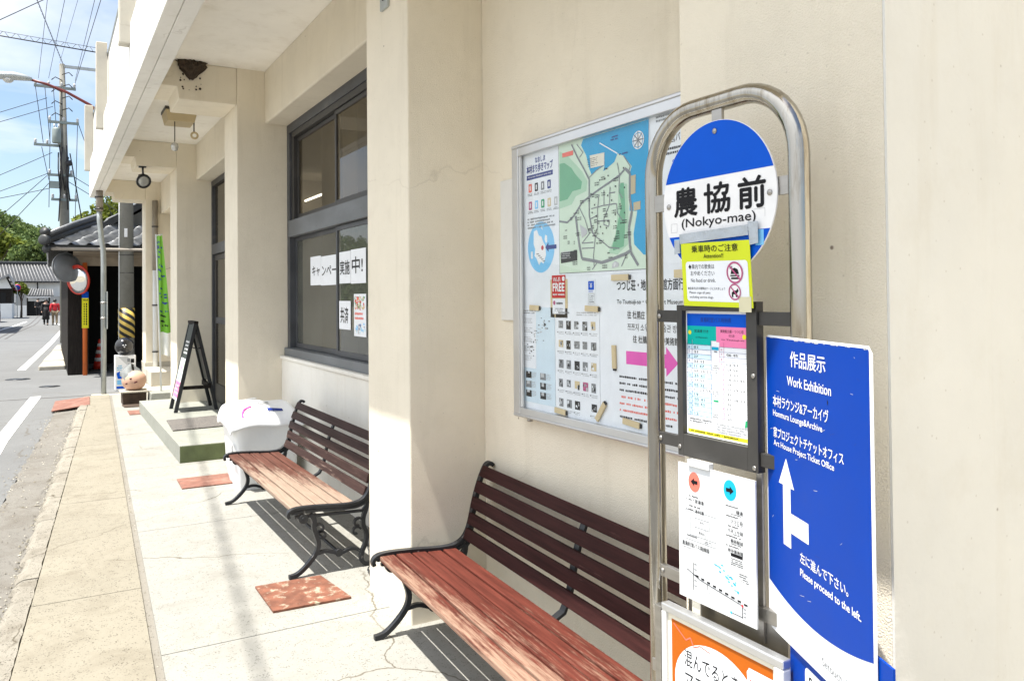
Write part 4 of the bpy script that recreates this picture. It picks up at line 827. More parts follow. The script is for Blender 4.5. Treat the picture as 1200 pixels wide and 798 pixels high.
# big blue sign
n0 = Vector((1.2857, 1.1798, 0)); dirn = Vector((-.4177, -.9086, 0)).normalized(); W, Hh = .405, .596
O = n0+Vector((0, 0, 1.4155)); s = Sheet(O, dirn)
c_ = .012; s.prism([(c_, 0), (W-c_, 0), (W, c_), (W, Hh-c_), (W-c_, Hh), (c_, Hh), (0, Hh-c_), (0, c_)], -.004, 0, 'paper', lambda x, y, z: s.P(x, y, z))
def arcv(u): return .494+.004*(1-u/W)+.118*(u/W)*(1-u/W)
for k in range(32):
    a, c = .004+(W-.008)*k/32, .004+(W-.008)*(k+1)/32; s.poly([(a, .004), (c, .004), (c, arcv(c)), (a, arcv(a))], 'signblue', 1)
s.text('作品展示', .117, .026, .258, .056, 'white', 2, .008); s.text('Work Exhibition', .102, .075, .277, .093, 'white', 2, .008)
s.text('本村ラウンジ&アーカイヴ', .035, .119, .266, .142, 'white', 2, .008); s.text('Honmura Lounge&Archive', .035, .149, .243, .165, 'white', 2, .006)
s.text('家プロジェクトチケットオフィス', .036, .183, .317, .204, 'white', 2, .008); s.text('Art House Project Ticket Office', .036, .209, .284, .224, 'white', 2, .006)
s.poly([(.092, .237), (.126, .291), (.0575, .291)], 'white', 2); s.rect(.0765, .290, .110, .407, 'white', 2); s.rect(.110, .339, .184, .377, 'white', 2)
s.text('左に進んで下さい。', .148, .400, .326, .420, 'white', 2, .008); s.text('Please proceed to the left.', .148, .431, .366, .449, 'white', 2, .012); s.text('Setouchi T', .229, .560, .326, .575, 'grey', 2)
rn = random.Random(17)
for k in range(26): u, v = rn.uniform(.01, .39), rn.uniform(.01, .48); s.line([(u, v), (u+rn.uniform(-.02, .02), v+rn.uniform(-.006, .006))], .0007, 'lgrey' if k % 3 else 'navy', 1.5)
for k in range(30): u = rn.uniform(.01, .39); s.rect(u, .0035, u+rn.uniform(.002, .012), .0045+rn.uniform(0, .002), 'lgrey', 1.5)
s.poly([(.262, .100), (.266, .104), (.265, .111), (.262, .108)], 'black', 2)
tag(s.build('direction_sign'), 'large blue exhibition sign with a white left-turn arrow fixed beside the bus stop post', 'sign')
O = n0+Vector((0, 0, .93))+dirn*.083; O = O+Vector((.9086, -.4177, 0))*.0065; s = Sheet(O, dirn)
s.slab(0, 0, .36, .50, .004, 'signblue'); s.rrect(.064, .128, .20, .34, .012, 'paper', 1); s.text('9', .080, .140, .096, .162, 'black', 2, .01); s.text('9:00-17:00', .08, .23, .18, .245, 'black', 2)
tag(s.build('lower_sign'), 'smaller blue sign with a white rounded panel behind the foot of the exhibition sign', 'sign')
for zz in (1.30, .88, .60):
    b = MB(); b.obox((1.266, 1.100, zz), (.008, 0, 0), (0, .012, 0), (0, 0, .010), 'steel_flat'); b.build('sign_clamp', t, bevel=.001)
# ================================================================ notice board
KB = 1.785/1.765
t = thing('notice_board', 'wide aluminium-framed glazed notice board on the cream wall above the nearer bench', 'notice board', (1.80, 2.2, .975))
b = MB(); A0, A1, Z0, Z1 = 1.28, 3.05, .978, 2.157; fw_ = .052
T = lambda x, y, z: (z, x, y)
b.box(1.762, 1.819, A1-fw_, A1, Z0, Z1, 'alu'); b.box(1.762, 1.819, A0, A0+fw_, Z0, Z1, 'alu'); b.box(1.7625, 1.8185, A0+fw_, A1-fw_, Z0, Z0+fw_*.8, 'alu'); b.box(1.7625, 1.8185, A0+fw_, A1-fw_, Z1-fw_, Z1, 'alu'); b.box(1.757, 1.762, A0+.004, A1-.004, Z1-.016, Z1-.004, 'alu'); b.box(1.757, 1.762, A0+.004, A1-.004, Z0+.004, Z0+.012, 'alu')
b.build('frame', t, bevel=.003)
b = MB(); b.box(1.789, 1.80, A0+fw_, A1-fw_, Z0+.04, Z1-fw_, 'paper'); b.build('backing', t)
b = MB(); b.box(1.770, 1.774, A0+fw_, A1-fw_-.012, Z0+.043, Z1-fw_-.001, 'pane'); b.build('glass_door', t)
b = MB(); b.box(1.768, 1.776, 2.985, 2.9975, Z0+.043, Z1-fw_-.001, 'acrylic'); b.build('glass_edge', t)
b = MB(); b.lathe([(.012, 0), (.012, .012), (.006, .014)], (1.79, 2.96, .974), (0, 0, -1), 'steel_flat', 12); b.build('lock', t)
PX = 1.7875
def bsheet(s_left, z_top): return Sheet((PX, s_left*KB, 1.5+(z_top-1.5)*KB), (0, -1, 0))
MAP = {
 'sea': [(0.173, 0.004), (0.565, 0.004), (0.546, 0.469), (0.529, 0.468), (0.478, 0.429), (0.475, 0.392), (0.497, 0.313), (0.454, 0.309), (0.457, 0.176), (0.469, 0.152), (0.424, 0.108), (0.388, 0.094), (0.369, 0.122), (0.301, 0.147), (0.309, 0.126), (0.225, 0.148), (0.212, 0.126), (0.192, 0.071), (0.158, 0.026)] ,
 'g1': [(0.006, 0.076), (0.041, 0.077), (0.092, 0.105), (0.114, 0.129), (0.163, 0.168), (0.155, 0.195), (0.098, 0.197), (0.061, 0.225), (0.004, 0.228)] ,
 'g0': [(0.007, 0.025), (0.064, 0.051), (0.164, 0.128), (0.198, 0.172), (0.19, 0.207), (0.119, 0.22), (0.09, 0.249), (0.003, 0.257)] ,
 'g2': [(0.404, 0.203), (0.423, 0.205), (0.428, 0.262), (0.43, 0.322), (0.425, 0.396), (0.419, 0.433), (0.357, 0.445), (0.351, 0.429), (0.37, 0.392), (0.39, 0.333), (0.409, 0.282), (0.395, 0.243)] ,
 'g3': [(0.392, 0.205), (0.441, 0.211), (0.447, 0.308), (0.443, 0.427), (0.381, 0.461), (0.325, 0.451), (0.37, 0.392), (0.384, 0.317)] ,
 'road1': [(0.002, 0.308), (0.059, 0.317), (0.104, 0.296), (0.161, 0.249), (0.224, 0.227), (0.278, 0.21), (0.336, 0.194), (0.399, 0.175), (0.436, 0.154)] ,
 'road2': [(0.094, 0.012), (0.136, 0.071), (0.178, 0.121), (0.211, 0.166), (0.21, 0.222), (0.209, 0.301), (0.228, 0.367), (0.241, 0.383)] ,
 'road3': [(0.118, 0.297), (0.131, 0.367), (0.142, 0.417), (0.158, 0.466), (0.24, 0.478), (0.286, 0.486), (0.356, 0.475), (0.43, 0.46), (0.46, 0.45)] ,
 'road4': [(0.436, 0.158), (0.459, 0.176), (0.457, 0.265), (0.468, 0.31), (0.45, 0.368), (0.454, 0.428), (0.46, 0.458), (0.5, 0.504)] ,
 'road5': [(0.241, 0.383), (0.281, 0.402), (0.332, 0.432), (0.394, 0.439)] ,
 'road6': [(0.248, 0.38), (0.233, 0.462), (0.239, 0.502)] ,
 'road7': [(0.273, 0.229), (0.263, 0.283), (0.262, 0.353), (0.241, 0.383)] ,
 'road8': [(0.342, 0.21), (0.337, 0.275), (0.302, 0.325), (0.301, 0.349)] ,
 'road9': [(0.223, 0.279), (0.296, 0.274), (0.379, 0.275), (0.384, 0.31), (0.414, 0.339)] ,
 'road10': [(0.13, 0.017), (0.172, 0.056), (0.148, 0.072)] ,
 'road11': [(0.212, 0.158), (0.259, 0.137), (0.301, 0.125)] ,
 'road12': [(0.159, 0.406), (0.234, 0.407)] ,
 'road13': [(0.158, 0.426), (0.241, 0.428)] ,
 'road14': [(0.144, 0.267), (0.181, 0.315), (0.208, 0.373), (0.159, 0.406)] ,
 'road15': [(0.387, 0.128), (0.399, 0.175), (0.395, 0.235), (0.416, 0.26)] ,
 'road16': [(0.388, 0.094), (0.281, 0.038)] ,
 'road17': [(0.424, 0.108), (0.462, 0.151), (0.447, 0.175)] ,
 'road18': [(0.304, 0.217), (0.303, 0.275)] ,
 'road19': [(0.335, 0.232), (0.373, 0.233)] ,
 'road20': [(0.262, 0.33), (0.336, 0.332), (0.331, 0.355), (0.301, 0.345)] ,
 'road21': [(0.436, 0.46), (0.405, 0.504)] ,
 'road22': [(0.26, 0.483), (0.226, 0.509)] ,
 'road23': [(0.213, 0.318), (0.263, 0.306)] ,
 'tan1': [(0.465, 0.186), (0.492, 0.185), (0.489, 0.25), (0.464, 0.252)] ,
 'tan2': [(0.478, 0.282), (0.517, 0.28), (0.516, 0.309), (0.478, 0.311)] ,
 'cream': [(0.217, 0.075), (0.31, 0.078), (0.309, 0.125), (0.222, 0.124)] ,
 'red': [(0.027, 0.037), (0.105, 0.037), (0.105, 0.055), (0.029, 0.054)] ,
 'black': [(0.009, 0.436), (0.126, 0.431), (0.126, 0.471), (0.011, 0.478)] ,
 'school': [(0.146, 0.332), (0.194, 0.356), (0.194, 0.372), (0.159, 0.386)] ,
 'park': [(0.35, 0.494), (0.369, 0.483), (0.391, 0.492), (0.387, 0.505), (0.349, 0.509)] ,
 'comp': [(0.508, 0.066), (0.508, 0.044), (0.536, 0.067)] ,
}
s = bsheet(2.985, 2.102); s.slab(0, 0, .875, .53, .0005, 'paper')
# left column: title, icons, text, round inset map
s.text('なおしま', .125, .022, .205, .045, 'navy', 2, .02); s.text('本村まち歩きマップ', .055, .050, .262, .085, 'navy', 2, .02); s.rect(.055, .092, .262, .112, 'navy', 1); s.text('Naoshima Honmura area map', .065, .097, .25, .107, 'white', 2)
for k, m_ in enumerate(['coral', 'black', 'grey', 'navy', 'rose', 'lsky', 'green', 'wood', 'lgrey']):
    r_, c = divmod(k, 4) if k < 8 else (1, 4); u = .07+.05*c; v = .13+.075*r_; s.rrect(u, v, u+.026, v+.036, .004, m_, 1); s.rect(u+.009, v+.008, u+.017, v+.028, 'white', 2); s.greek(u-.006, v+.041, u+.036, v+.053, 2, 'grey', 2, seed=70+k)
s.greek(.06, .275, .285, .325, 4, 'grey', 2, seed=80)
s.circle(.165, .405, .105, 'lsky', 1, 48, .107); s.poly([(.11, .335), (.135, .33), (.15, .355), (.17, .36), (.185, .385), (.20, .40), (.205, .44), (.185, .475), (.165, .465), (.15, .48), (.13, .45), (.115, .44), (.12, .41), (.108, .39)], 'white', 2); s.poly([(.20, .355), (.215, .36), (.215, .385), (.205, .39), (.195, .375)], 'white', 2); s.poly([(.085, .42), (.10, .42), (.10, .45), (.085, .45)], 'white', 2); s.poly([(.165, .32), (.175, .315), (.18, .335)], 'white', 2)
s.circle(.178, .408, .010, 'red', 3, 12); s.poly([(.20, .408), (.225, .388), (.225, .4), (.285, .4), (.285, .417), (.225, .417), (.225, .428)], 'navy', 3)
for k in range(5): s.rect(.13+.012*k, .43+.008*k, .15+.012*k, .434+.008*k, 'grey', 3)
# the street map
u0_, v0_ = .308, .001
def mp_(name): return [(u0_+a, v0_+c) for a, c in MAP[name]]
s.rect(u0_-.003, v0_-.003, u0_+.5545, v0_+.520, 'grey', 1); s.rect(u0_, v0_, u0_+.551, v0_+.517, 'mapland', 2)
s.poly(mp_('sea'), 'sky', 3); s.poly(mp_('g0'), 'mapmid', 3); s.poly(mp_('g1'), 'mapgreen', 4); s.poly(mp_('g3'), 'mapmid', 3); s.poly(mp_('g2'), 'mapgreen', 4)
for k in range(1, 24):
    w_ = .012 if k in (3, 4) else (.008 if k in (1, 2) else .0042)
    s.line(mp_('road%d' % k), w_, 'grey' if k != 16 else 'white', 5)
for nm, m_ in (('tan1', 'tanb'), ('tan2', 'tanb'), ('cream', 'paper_warm'), ('red', 'coral'), ('black', 'black'), ('school', 'lgrey'), ('park', 'lgrey')): s.poly(mp_(nm), m_, 6)
cu_, cv_ = u0_+.508, v0_+.066; s.circle(cu_, cv_, .032, 'white', 6); s.ring(cu_, cv_, .024, .027, 'sky', 7)
for k in range(4): a = k*math.pi/4; s.line([(cu_-.03*math.cos(a), cv_-.03*math.sin(a)), (cu_+.03*math.cos(a), cv_+.03*math.sin(a))], .004, 'grey', 8)
s.greek(u0_+.015, v0_+.43, u0_+.09, v0_+.462, 4, 'lgrey', 8, seed=90); s.greek(u0_+.20, v0_+.085, u0_+.27, v0_+.12, 5, 'black', 8, seed=91, fill=.3); s.text('P', u0_+.362, v0_+.489, u0_+.376, v0_+.504, 'white', 8)
rn = random.Random(12)
for k in range(46):
    u, v = u0_+rn.uniform(.03, .45), v0_+rn.uniform(.15, .50); w_ = rn.uniform(.012, .035)
    for q in range(rn.choice((1, 2, 2))): s.greek(u, v+.008*q, u+w_, v+.006+.008*q, 1, 'black', 8, seed=100+k, fill=.7)
for k in range(26): u, v = u0_+rn.uniform(.2, .45), v0_+rn.uniform(.12, .42); s.rect(u, v, u+.006, v+.006, 'black', 8)
s.greek(u0_+.40, v0_+.095, u0_+.46, v0_+.105, 1, 'navy', 8, seed=150); s.greek(u0_+.35, v0_+.025, u0_+.40, v0_+.045, 2, 'navy', 8, seed=151)
tag(s.build('map_poster'), 'large village street map poster with blue sea and a round inset, in the notice board', 'poster')
s = bsheet(2.105, 2.125); s.slab(0, 0, .72, .53, .0005, 'paper')
s.greek(.02, .025, .30, .05, 2, 'grey', 2, seed=160); s.text('直島町営バスのご案内', .02, .10, .26, .128, 'black', 2, .01); s.greek(.02, .14, .30, .17, 2, 'black', 2, seed=161)
for k in range(3): s.rrect(.10, .185+.105*k, .24, .215+.105*k, .006, 'royal', 1); s.greek(.11, .19+.105*k, .23, .21+.105*k, 1, 'white', 2, seed=165+k); s.greek(.10, .225+.105*k, .45, .25+.105*k, 2, 'grey', 2, seed=170+k)
tag(s.build('bus_guide'), 'white bus guide sheet with dark blue headings behind the top of the loop post', 'poster')
# wifi sign on a wooden hook plate
s = bsheet(2.753, 1.585); s.slab(0, .02, .125, .175, .004, 'wood'); s.rect(.012, .003, .112, .095, 'red', 1); s.text('Wi-Fi', .022, .012, .075, .030, 'white', 2, .01); s.circle(.098, .018, .010, 'white', 2, 14); s.text('FREE', .020, .036, .104, .068, 'white', 2, .03); s.greek(.02, .076, .105, .088, 1, 'white', 2, seed=180); s.rect(.016, .098, .108, .160, 'paper', 1); s.circle(.03, .115, .009, 'rose', 2, 14); s.greek(.045, .110, .10, .125, 1, 'black', 2, seed=181); s.greek(.03, .135, .10, .15, 2, 'grey', 2, seed=182)
tag(s.build('wifi_sign'), 'small red and white free wi-fi sign backed by a wooden plate, in the notice board', 'sign')
s = bsheet(2.495, 1.560); s.slab(0, 0, .055, .10, .001, 'paper'); s.rrect(.008, .006, .045, .040, .003, 'royal', 1); s.text('¥', .018, .012, .035, .033, 'white', 2); s.greek(.01, .043, .045, .049, 1, 'royal', 2, seed=185); s.ring(.027, .073, .0, .0, 'grey', 1); s.line([(.009, .054), (.046, .054), (.046, .094), (.009, .094), (.009, .054)], .002, 'lgrey', 2); s.greek(.015, .06, .042, .09, 4, 'grey', 2, seed=186)
tag(s.build('sticker'), 'small white sticker with a blue square, right of the red wi-fi sign', 'sticker')
# sight-seeing leaflet: pale blue map half and photo grid half
s = bsheet(2.985, 1.452); s.slab(0, 0, .265, .405, .0005, 'paper_blue'); s.rect(0, 0, .12, .26, 'paper', 1); s.greek(.012, .01, .12, .03, 2, 'grey', 2, seed=190)
rn = random.Random(21)
for k in range(55):
    a = rn.random(); u = .19-.12*a+rn.gauss(0, .02); v = .05+.12*a+rn.gauss(0, .02); s.rect(u, v, u+rn.uniform(.003, .014), v+rn.uniform(.002, .006), rn.choice(('grey', 'black', 'lgrey')), 2)
for k in range(5): s.greek(.015, .045+.04*k, .09, .07+.04*k, 3, 'lgrey', 2, seed=200+k)
for r_ in range(3):
    for c in range(2): u, v = .035+.115*c, .275+.04*r_; s.rect(u, v, u+.045, v+.028, rn.choice(('grey', 'black')), 2); s.rect(u+rn.uniform(.005, .02), v, u+.03, v+rn.uniform(.008, .018), 'lgrey', 3); s.greek(u+.05, v, u+.085, v+.026, 4, 'lgrey', 2, seed=210+r_*2+c)
tag(s.build('leaflet'), 'pale blue island map leaflet pinned at the lower left of the notice board', 'leaflet')
s = bsheet(2.716, 1.450); s.slab(0, 0, .30, .425, .0006, 'paper'); s.greek(.02, .012, .12, .024, 1, 'grey', 2, seed=220); s.greek(.15, .012, .29, .03, 2, 'lgrey', 2, seed=221)
for r_ in range(5):
    for c in range(5):
        if r_ == 4 and c == 3: continue
        u, v = .022+.056*c, .05+.078*r_; m_ = 'rose' if (r_, c) == (3, 3) else rn.choice(('grey', 'black', 'grey', 'wood')); s.rect(u, v, u+rn.uniform(.028, .036), v+rn.uniform(.028, .036), m_, 2)
        for q in range(4): a, bb = u+rn.uniform(0, .024), v+rn.uniform(0, .022); s.rect(a, bb, a+rn.uniform(.003, .012), bb+rn.uniform(.004, .014), rn.choice(('lgrey', 'paper', 'black')), 3)
        s.greek(u, v+.042, u+.042, v+.056, 2, 'lgrey', 2, seed=230+r_*5+c); s.rect(u-.008, v+.044, u-.003, v+.049, 'black', 2)
tag(s.build('photo_leaflet'), 'white leaflet with a grid of small photographs, lower middle of the notice board', 'leaflet')
# direction poster
s = bsheet(2.345, 1.575); s.slab(0, 0, .86, .545, .0007, 'paper')
s.text('つつじ荘・地中美術館方面行', .035, .022, .392, .060, 'black', 2, .014); s.text('To Tsutsuji-so・Chichu Art Museum', .035, .092, .388, .112, 'black', 2, .006); s.text('往 杜鹃庄・地中美术馆方向', .095, .132, .375, .160, 'black', 2, .01); s.text('쯔쯔지 소우·지추미술관 방면', .095, .176, .375, .202, 'black', 2); s.text('往 杜鵑莊・地中美術館', .125, .218, .365, .244, 'black', 2, .01)
s.poly([(.085, .275), (.30, .275), (.30, .250), (.36, .302), (.30, .350), (.30, .322), (.085, .322)], 'magenta', 1)
for k in range(7): s.greek(.045, .362+.024*k, .42, .377+.024*k, 1 if k != 1 else 1, 'black' if k in (0, 1, 2, 6) else 'coral', 2, seed=260+k, fill=.5)
tag(s.build('direction_poster'), 'white bus direction poster with a bright pink arrow, partly behind the loop post', 'poster')
def magnet(px, c, l, ang, label):
    b = MB(); y, z = c[0]*KB, 1.5+(c[1]-1.5)*KB; a = R(ang); b.obox((PX-.005, y, z), (.0035, 0, 0), (0, -math.cos(a)*l/2, -math.sin(a)*l/2), (0, math.sin(a)*.011, -math.cos(a)*.011), 'wood')
    b.obox((PX-.0045, y-math.cos(a)*(l/2+.004), z-math.sin(a)*(l/2+.004)), (.003, 0, 0), (0, -math.cos(a)*.004, -math.sin(a)*.004), (0, math.sin(a)*.008, -math.cos(a)*.008), 'black'); tag(b.build('wooden_clip', bevel=.001), label, 'clip', 'wooden clips in the notice board')
for c, l, a, lb in [((2.285, 1.563), .10, 0, 'wooden clip on the top left corner of the pink arrow poster'), ((2.87, 1.450), .075, 2, 'wooden clip on top of the pale blue island map leaflet'), ((2.46, 1.450), .085, 2, 'wooden clip on the top right of the photo grid leaflet'), ((2.325, 1.278), .085, 88, 'upright wooden clip left of the pink arrow'), ((2.41, 1.07), .085, -52, 'slanting wooden clip at the lower right corner of the photo grid leaflet'), ((2.23, 1.052), .095, 4, 'wooden clip at the bottom left of the pink arrow poster'), ((2.68, 1.04), .08, 3, 'wooden clip on the bottom edge of the photo grid leaflet')]: magnet(0, c, l, a, lb)
s = bsheet(2.0, 1.575); b = MB(); b.box(PX-.008, PX-.001, 1.93, 2.02, 1.555, 1.582, 'wood'); tag(b.build('wooden_clip'), 'wooden clip on the pink arrow poster just right of the left post leg', 'clip', 'wooden clips in the notice board')

# ================================================================ papers on the window
def wpaper(name, y0, y1, z0, z1, label, x=1.9235, texts=(), mat='paper', cat='notice'):
    s = Sheet((x, y1, z1), (0, -1, 0)); s.slab(0, 0, y1-y0, z1-z0, .0006, mat); w_, h_ = y1-y0, z1-z0
    for tx, a, c, d_, e in texts: s.text(tx, a*w_, c*h_, d_*w_, e*h_, 'black', 2, .012)
    return s, w_, h_
for nm, y0, y1, z0, z1, tx, lb in (('キャ', 6.455, 6.752, 1.605, 1.845, [('キャ', .18, .34, .9, .68)], 'window paper with the first two hand-painted kana, at the left of the lower pane'),
                                  ('ンペー', 6.03, 6.452, 1.60, 1.835, [('ンペー', .08, .34, .97, .66)], 'window paper with three hand-painted kana, right of the two-kana sheet')):
    s, w_, h_ = wpaper('x', y0, y1, z0, z1, lb, 1.9195, tx); tag(s.build('paper_notice'), lb, 'notice', 'white lettered papers in the window')
for y0, y1, z0, z1, tx, lb in ((5.625, 5.885, 1.605, 1.84, [('実施', .06, .28, .92, .72)], 'window paper with two large kanji just right of the sash bar'), (5.30, 5.62, 1.60, 1.845, [('中!', .08, .22, .80, .70)], 'window paper with one kanji and an exclamation mark beside the pillar'), (5.63, 5.895, 1.265, 1.475, [('共済', .12, .22, .80, .78)], 'lower window paper with two kanji under the large notice')):
    s, w_, h_ = wpaper('x', y0, y1, z0, z1, lb, 1.8925, tx); tag(s.build('paper_notice'), lb, 'notice', 'white lettered papers in the window')
s, w_, h_ = wpaper('x', 5.30, 5.555, 1.225, 1.525, '', 1.8925)
rn = random.Random(77)
for k in range(70): u, v = rn.uniform(.01, w_-.04), rn.uniform(.01, .10); s.poly([(u, v), (u+rn.uniform(.01, .03), v+rn.uniform(-.006, .006)), (u+rn.uniform(.01, .03), v+rn.uniform(.008, .02)), (u, v+rn.uniform(.008, .02))], rn.choice(('red', 'green', 'wood', 'coral', 'paper_warm', 'tanb')), 1+.02*k)
s.greek(.02, .125, w_-.02, .19, 2, 'coral', 2, seed=300)
for k in range(40): u, v = rn.uniform(.01, w_-.04), rn.uniform(.20, .27); s.poly([(u, v), (u+rn.uniform(.01, .03), v), (u+rn.uniform(.01, .03), v+.018), (u, v+.012)], rn.choice(('lsky', 'rowblue', 'navy', 'paper', 'lgrey')), 1+.02*k)
tag(s.build('colour_poster'), 'small colourful poster in the window beside the pillar', 'poster')

# ================================================================ things under the canopy
b = MB(); rn = random.Random(8); vs = []; nr, na = 7, 20
for j in range(nr):
    for i in range(na):
        a = math.pi*i/(na-1); k = j/(nr-1); r_ = .108*(1-k**1.6)+.012; r_ *= 1+rn.uniform(-.2, .2)
        vs.append((1.055+r_*math.cos(a), 7.307-r_*.8*math.sin(a), 3.527-.15*k+rn.uniform(-.008, .008)))
b.add(vs, [(j*na+i, j*na+i+1, (j+1)*na+i+1, (j+1)*na+i) for j in range(nr-1) for i in range(na-1)], 'nest', False)
for k in range(26): a, c = rn.gauss(-.02, .12), rn.uniform(.03, .22); r_ = rn.uniform(.003, .012); b.lathe([(r_, 0), (r_*.6, .004), (0, .005)], (1.0+a, 7.3095, 3.51-c), (0, -1, 0), 'nest', 7) if 1.0+a > .96 else None
tag(b.build('swallow_nest'), 'dark mud swallow nest on the cross beam under the canopy', 'nest')
t = thing('lantern_fixture', 'brownish ceiling fixture with two hanging rods under the canopy', 'light fixture', (1.21, 9.2, 3.1))
b = MB(); b.hexa([(1.08, 9.10, 3.385), (1.345, 9.10, 3.385), (1.345, 9.42, 3.385), (1.08, 9.42, 3.385), (1.055, 9.08, 3.50), (1.372, 9.08, 3.50), (1.372, 9.44, 3.50), (1.055, 9.44, 3.50)], 'fixture'); b.build('housing', t, bevel=.006)
b = MB(); b.box(1.05, 1.377, 9.075, 9.445, 3.503, 3.528, 'darkmetal'); b.build('mount_plate', t)
b = MB(); b.tube([(1.153, 9.15, 3.40), (1.153, 9.15, 3.17)], .005, 'darkmetal', 8); b.build('hanging_rod', t); b = MB(); b.tube([(1.345, 9.15, 3.40), (1.345, 9.15, 3.29)], .007, 'darkmetal', 8); b.build('hanging_rod', t)
b = MB(); b.tube([(1.35+.032*math.cos(a), 9.15, 3.255+.032*math.sin(a)) for a in [2*math.pi*k/18 for k in range(18)]], .011, 'fixture', 8, closed=True); b.build('ring', t)
b = MB(); b.lathe([(.012, .03), (.032, .02), (.04, -.01), (.028, -.05), (0, -.06)], (1.153, 9.15, 3.13), (0, 0, 1), 'bulbglass', 16); b.build('small_lamp', t)
t = thing('spotlight', 'round black spotlight hanging from the cross beam by the entrance', 'spotlight', (1.04, 11.25, 2.95))
b = MB(); b.box(.99, 1.075, 11.23, 11.30, 3.19, 3.204, 'iron'); b.tube([(1.035, 11.26, 3.20), (1.04, 11.26, 3.10)], .012, 'iron', 8); b.tube([(.985, 11.25, 3.05), (.99, 11.25, 3.09), (1.04, 11.25, 3.105), (1.09, 11.25, 3.09), (1.095, 11.25, 3.05)], .008, 'iron', 8); b.build('bracket', t)
ax = Vector((.25, -.8, -.35)); b = MB(); b.lathe([(0, -.11), (.03, -.105), (.045, -.07), (.075, -.03), (.092, .01), (.092, .03), (.08, .03), (.07, .012)], (1.04, 11.27, 3.02), ax, 'iron', 24); b.build('housing', t)
b = MB(); b.lathe([(.078, .018), (.05, .03), (0, .036)], (1.04, 11.27, 3.02), ax, 'bulbglass', 24); b.build('lens', t)
b = MB(); b.box(1.415, 1.43, 3.645, 3.74, 2.91, 3.08, 'lamp_grey'); b.lathe([(.012, 0), (.012, .006), (0, .007)], (1.4145, 3.69, 2.96), (-1, 0, 0), 'darkmetal', 10); tag(b.build('junction_box', bevel=.012), 'small grey junction box high on the pillar between the benches', 'junction box')
b = MB(); b.tube([(1.50, 3.98, 2.925), (1.50, 4.005, 2.93), (1.50, 4.02, 2.95), (1.50, 4.01, 2.975), (1.50, 3.99, 2.98)], .004, 'iron', 6); tag(b.build('wall_hook'), 'small dark hook on the far edge of the pillar between the benches', 'hook')
# pipes
t = thing('drain_pipe', 'dog-legged grey downpipe coming down from the canopy corner to the pavement', 'pipe', (.75, 14.55, -.02))
b = MB(); b.tube([(.70, 14.55, 2.95), (.70, 14.55, 2.78), (.73, 14.55, 2.45), (.752, 14.55, 2.32), (.757, 14.55, 2.1), (.757, 14.55, -.03)], .040, 'galv', 16); b.build('pipe', t)
b = MB(); b.tube([(.70, 14.55, 3.265), (.70, 14.55, 2.93)], .052, 'pipe_brown', 16); b.build('socket', t)
for z in (3.16, 2.97): b = MB(); b.lathe([(.060, -.012), (.060, .012)], (.70, 14.55, z), (0, 0, 1), 'darkmetal', 16); b.box(.63, .70, 14.54, 14.56, z-.012, z+.012, 'darkmetal'); b.build('bracket', t)
t = thing('street_sign', 'narrow grey sign plate seen edge-on, strapped to the dog-legged downpipe', 'sign', (.80, 14.55, 1.0))
b = MB(); b.box(.800, .812, 14.44, 14.80, 1.03, 1.63, 'lamp_grey'); b.build('plate', t, bevel=.004)
for z in (1.45, 1.2): b = MB(); b.lathe([(.046, -.016), (.046, .016)], (.757, 14.55, z), (0, 0, 1), 'steel_flat', 16); b.box(.795, .80, 14.50, 14.60, z-.016, z+.016, 'steel_flat'); b.build('strap', t)
t = thing('drain_pipe', 'straight downpipe on the end pillar, brown above and white below', 'pipe', (1.56, 15.0, .1))
b = MB(); b.tube([(1.575, 15.03, 3.20), (1.575, 15.03, 2.0)], .045, 'pipe_brown', 14); b.build('upper_pipe', t)
b = MB(); b.tube([(1.575, 15.03, 2.0), (1.575, 15.03, .11)], .040, 'pipe_white', 14); b.build('lower_pipe', t)
for z in (2.75, 1.4, .6): b = MB(); b.lathe([(.052, -.012), (.052, .012)], (1.575, 15.03, z), (0, 0, 1), 'darkmetal', 14); b.build('pipe_clip', t)
b = MB(); b.tube([(1.60, 15.0, 1.98), (1.61, 14.2, 1.98), (1.62, 11.9, 1.98)], .003, 'wire', 6); b.lathe([(.02, 0), (.02, .03)], (1.62, 11.85, 1.98), (0, 1, 0), 'darkmetal', 8); tag(b.build('cable'), 'thin black cable between the end pillar and the next pillar', 'cable')
# ================================================================ A-frame board on the step
t = thing('a_frame_sign', 'black wooden A-frame signboard standing open on the entrance step', 'signboard', (1.52, 10.45, .157))
ZB = .158
def leg(y, x0, nm):
    b = MB(); b.strip([(x0, ZB), (1.52+.0*x0, 1.225)], .042, y-.018, y+.018, 'iron'); return b
fl = [(1.29, 10.22), (1.29, 10.64)]; rl = [(1.755, 10.26), (1.755, 10.68)]
for x, y in fl+rl: leg(y, x, 'leg').build('leg', t, bevel=.003)
b = MB(); b.box(1.495, 1.545, 10.20, 10.70, 1.20, 1.232, 'dark_wood'); b.build('top_rail', t, bevel=.002)
b = MB(); b.box(1.655, 1.69, 10.24, 10.70, .43, .485, 'dark_wood'); b.build('rear_rail', t, bevel=.002); b = MB(); b.box(1.33, 1.69, 10.235, 10.255, .42, .462, 'dark_wood'); b.build('side_rail', t, bevel=.002)
b = MB(); b.tube([(1.46, 10.23, .93), (1.53, 10.235, .90), (1.60, 10.25, .92)], .006, 'iron', 6); b.build('hinge_stay', t)
nrm = Vector((-1.067, 0, .23)).normalized(); V_ = Vector((-.23, 0, -1.067)).normalized()
O = Vector((1.513, 10.63, 1.19))+nrm*.012; s = Sheet(O, (0, -1, 0), V_, nrm); s.slab(0, 0, .40, .80, .014, 'board')
for k in range(4): s.greek(.08, .20+.045*k, .36, .235+.045*k, 1, 'white', 2, seed=310+k, fill=.7)
s.build('front_panel', t)
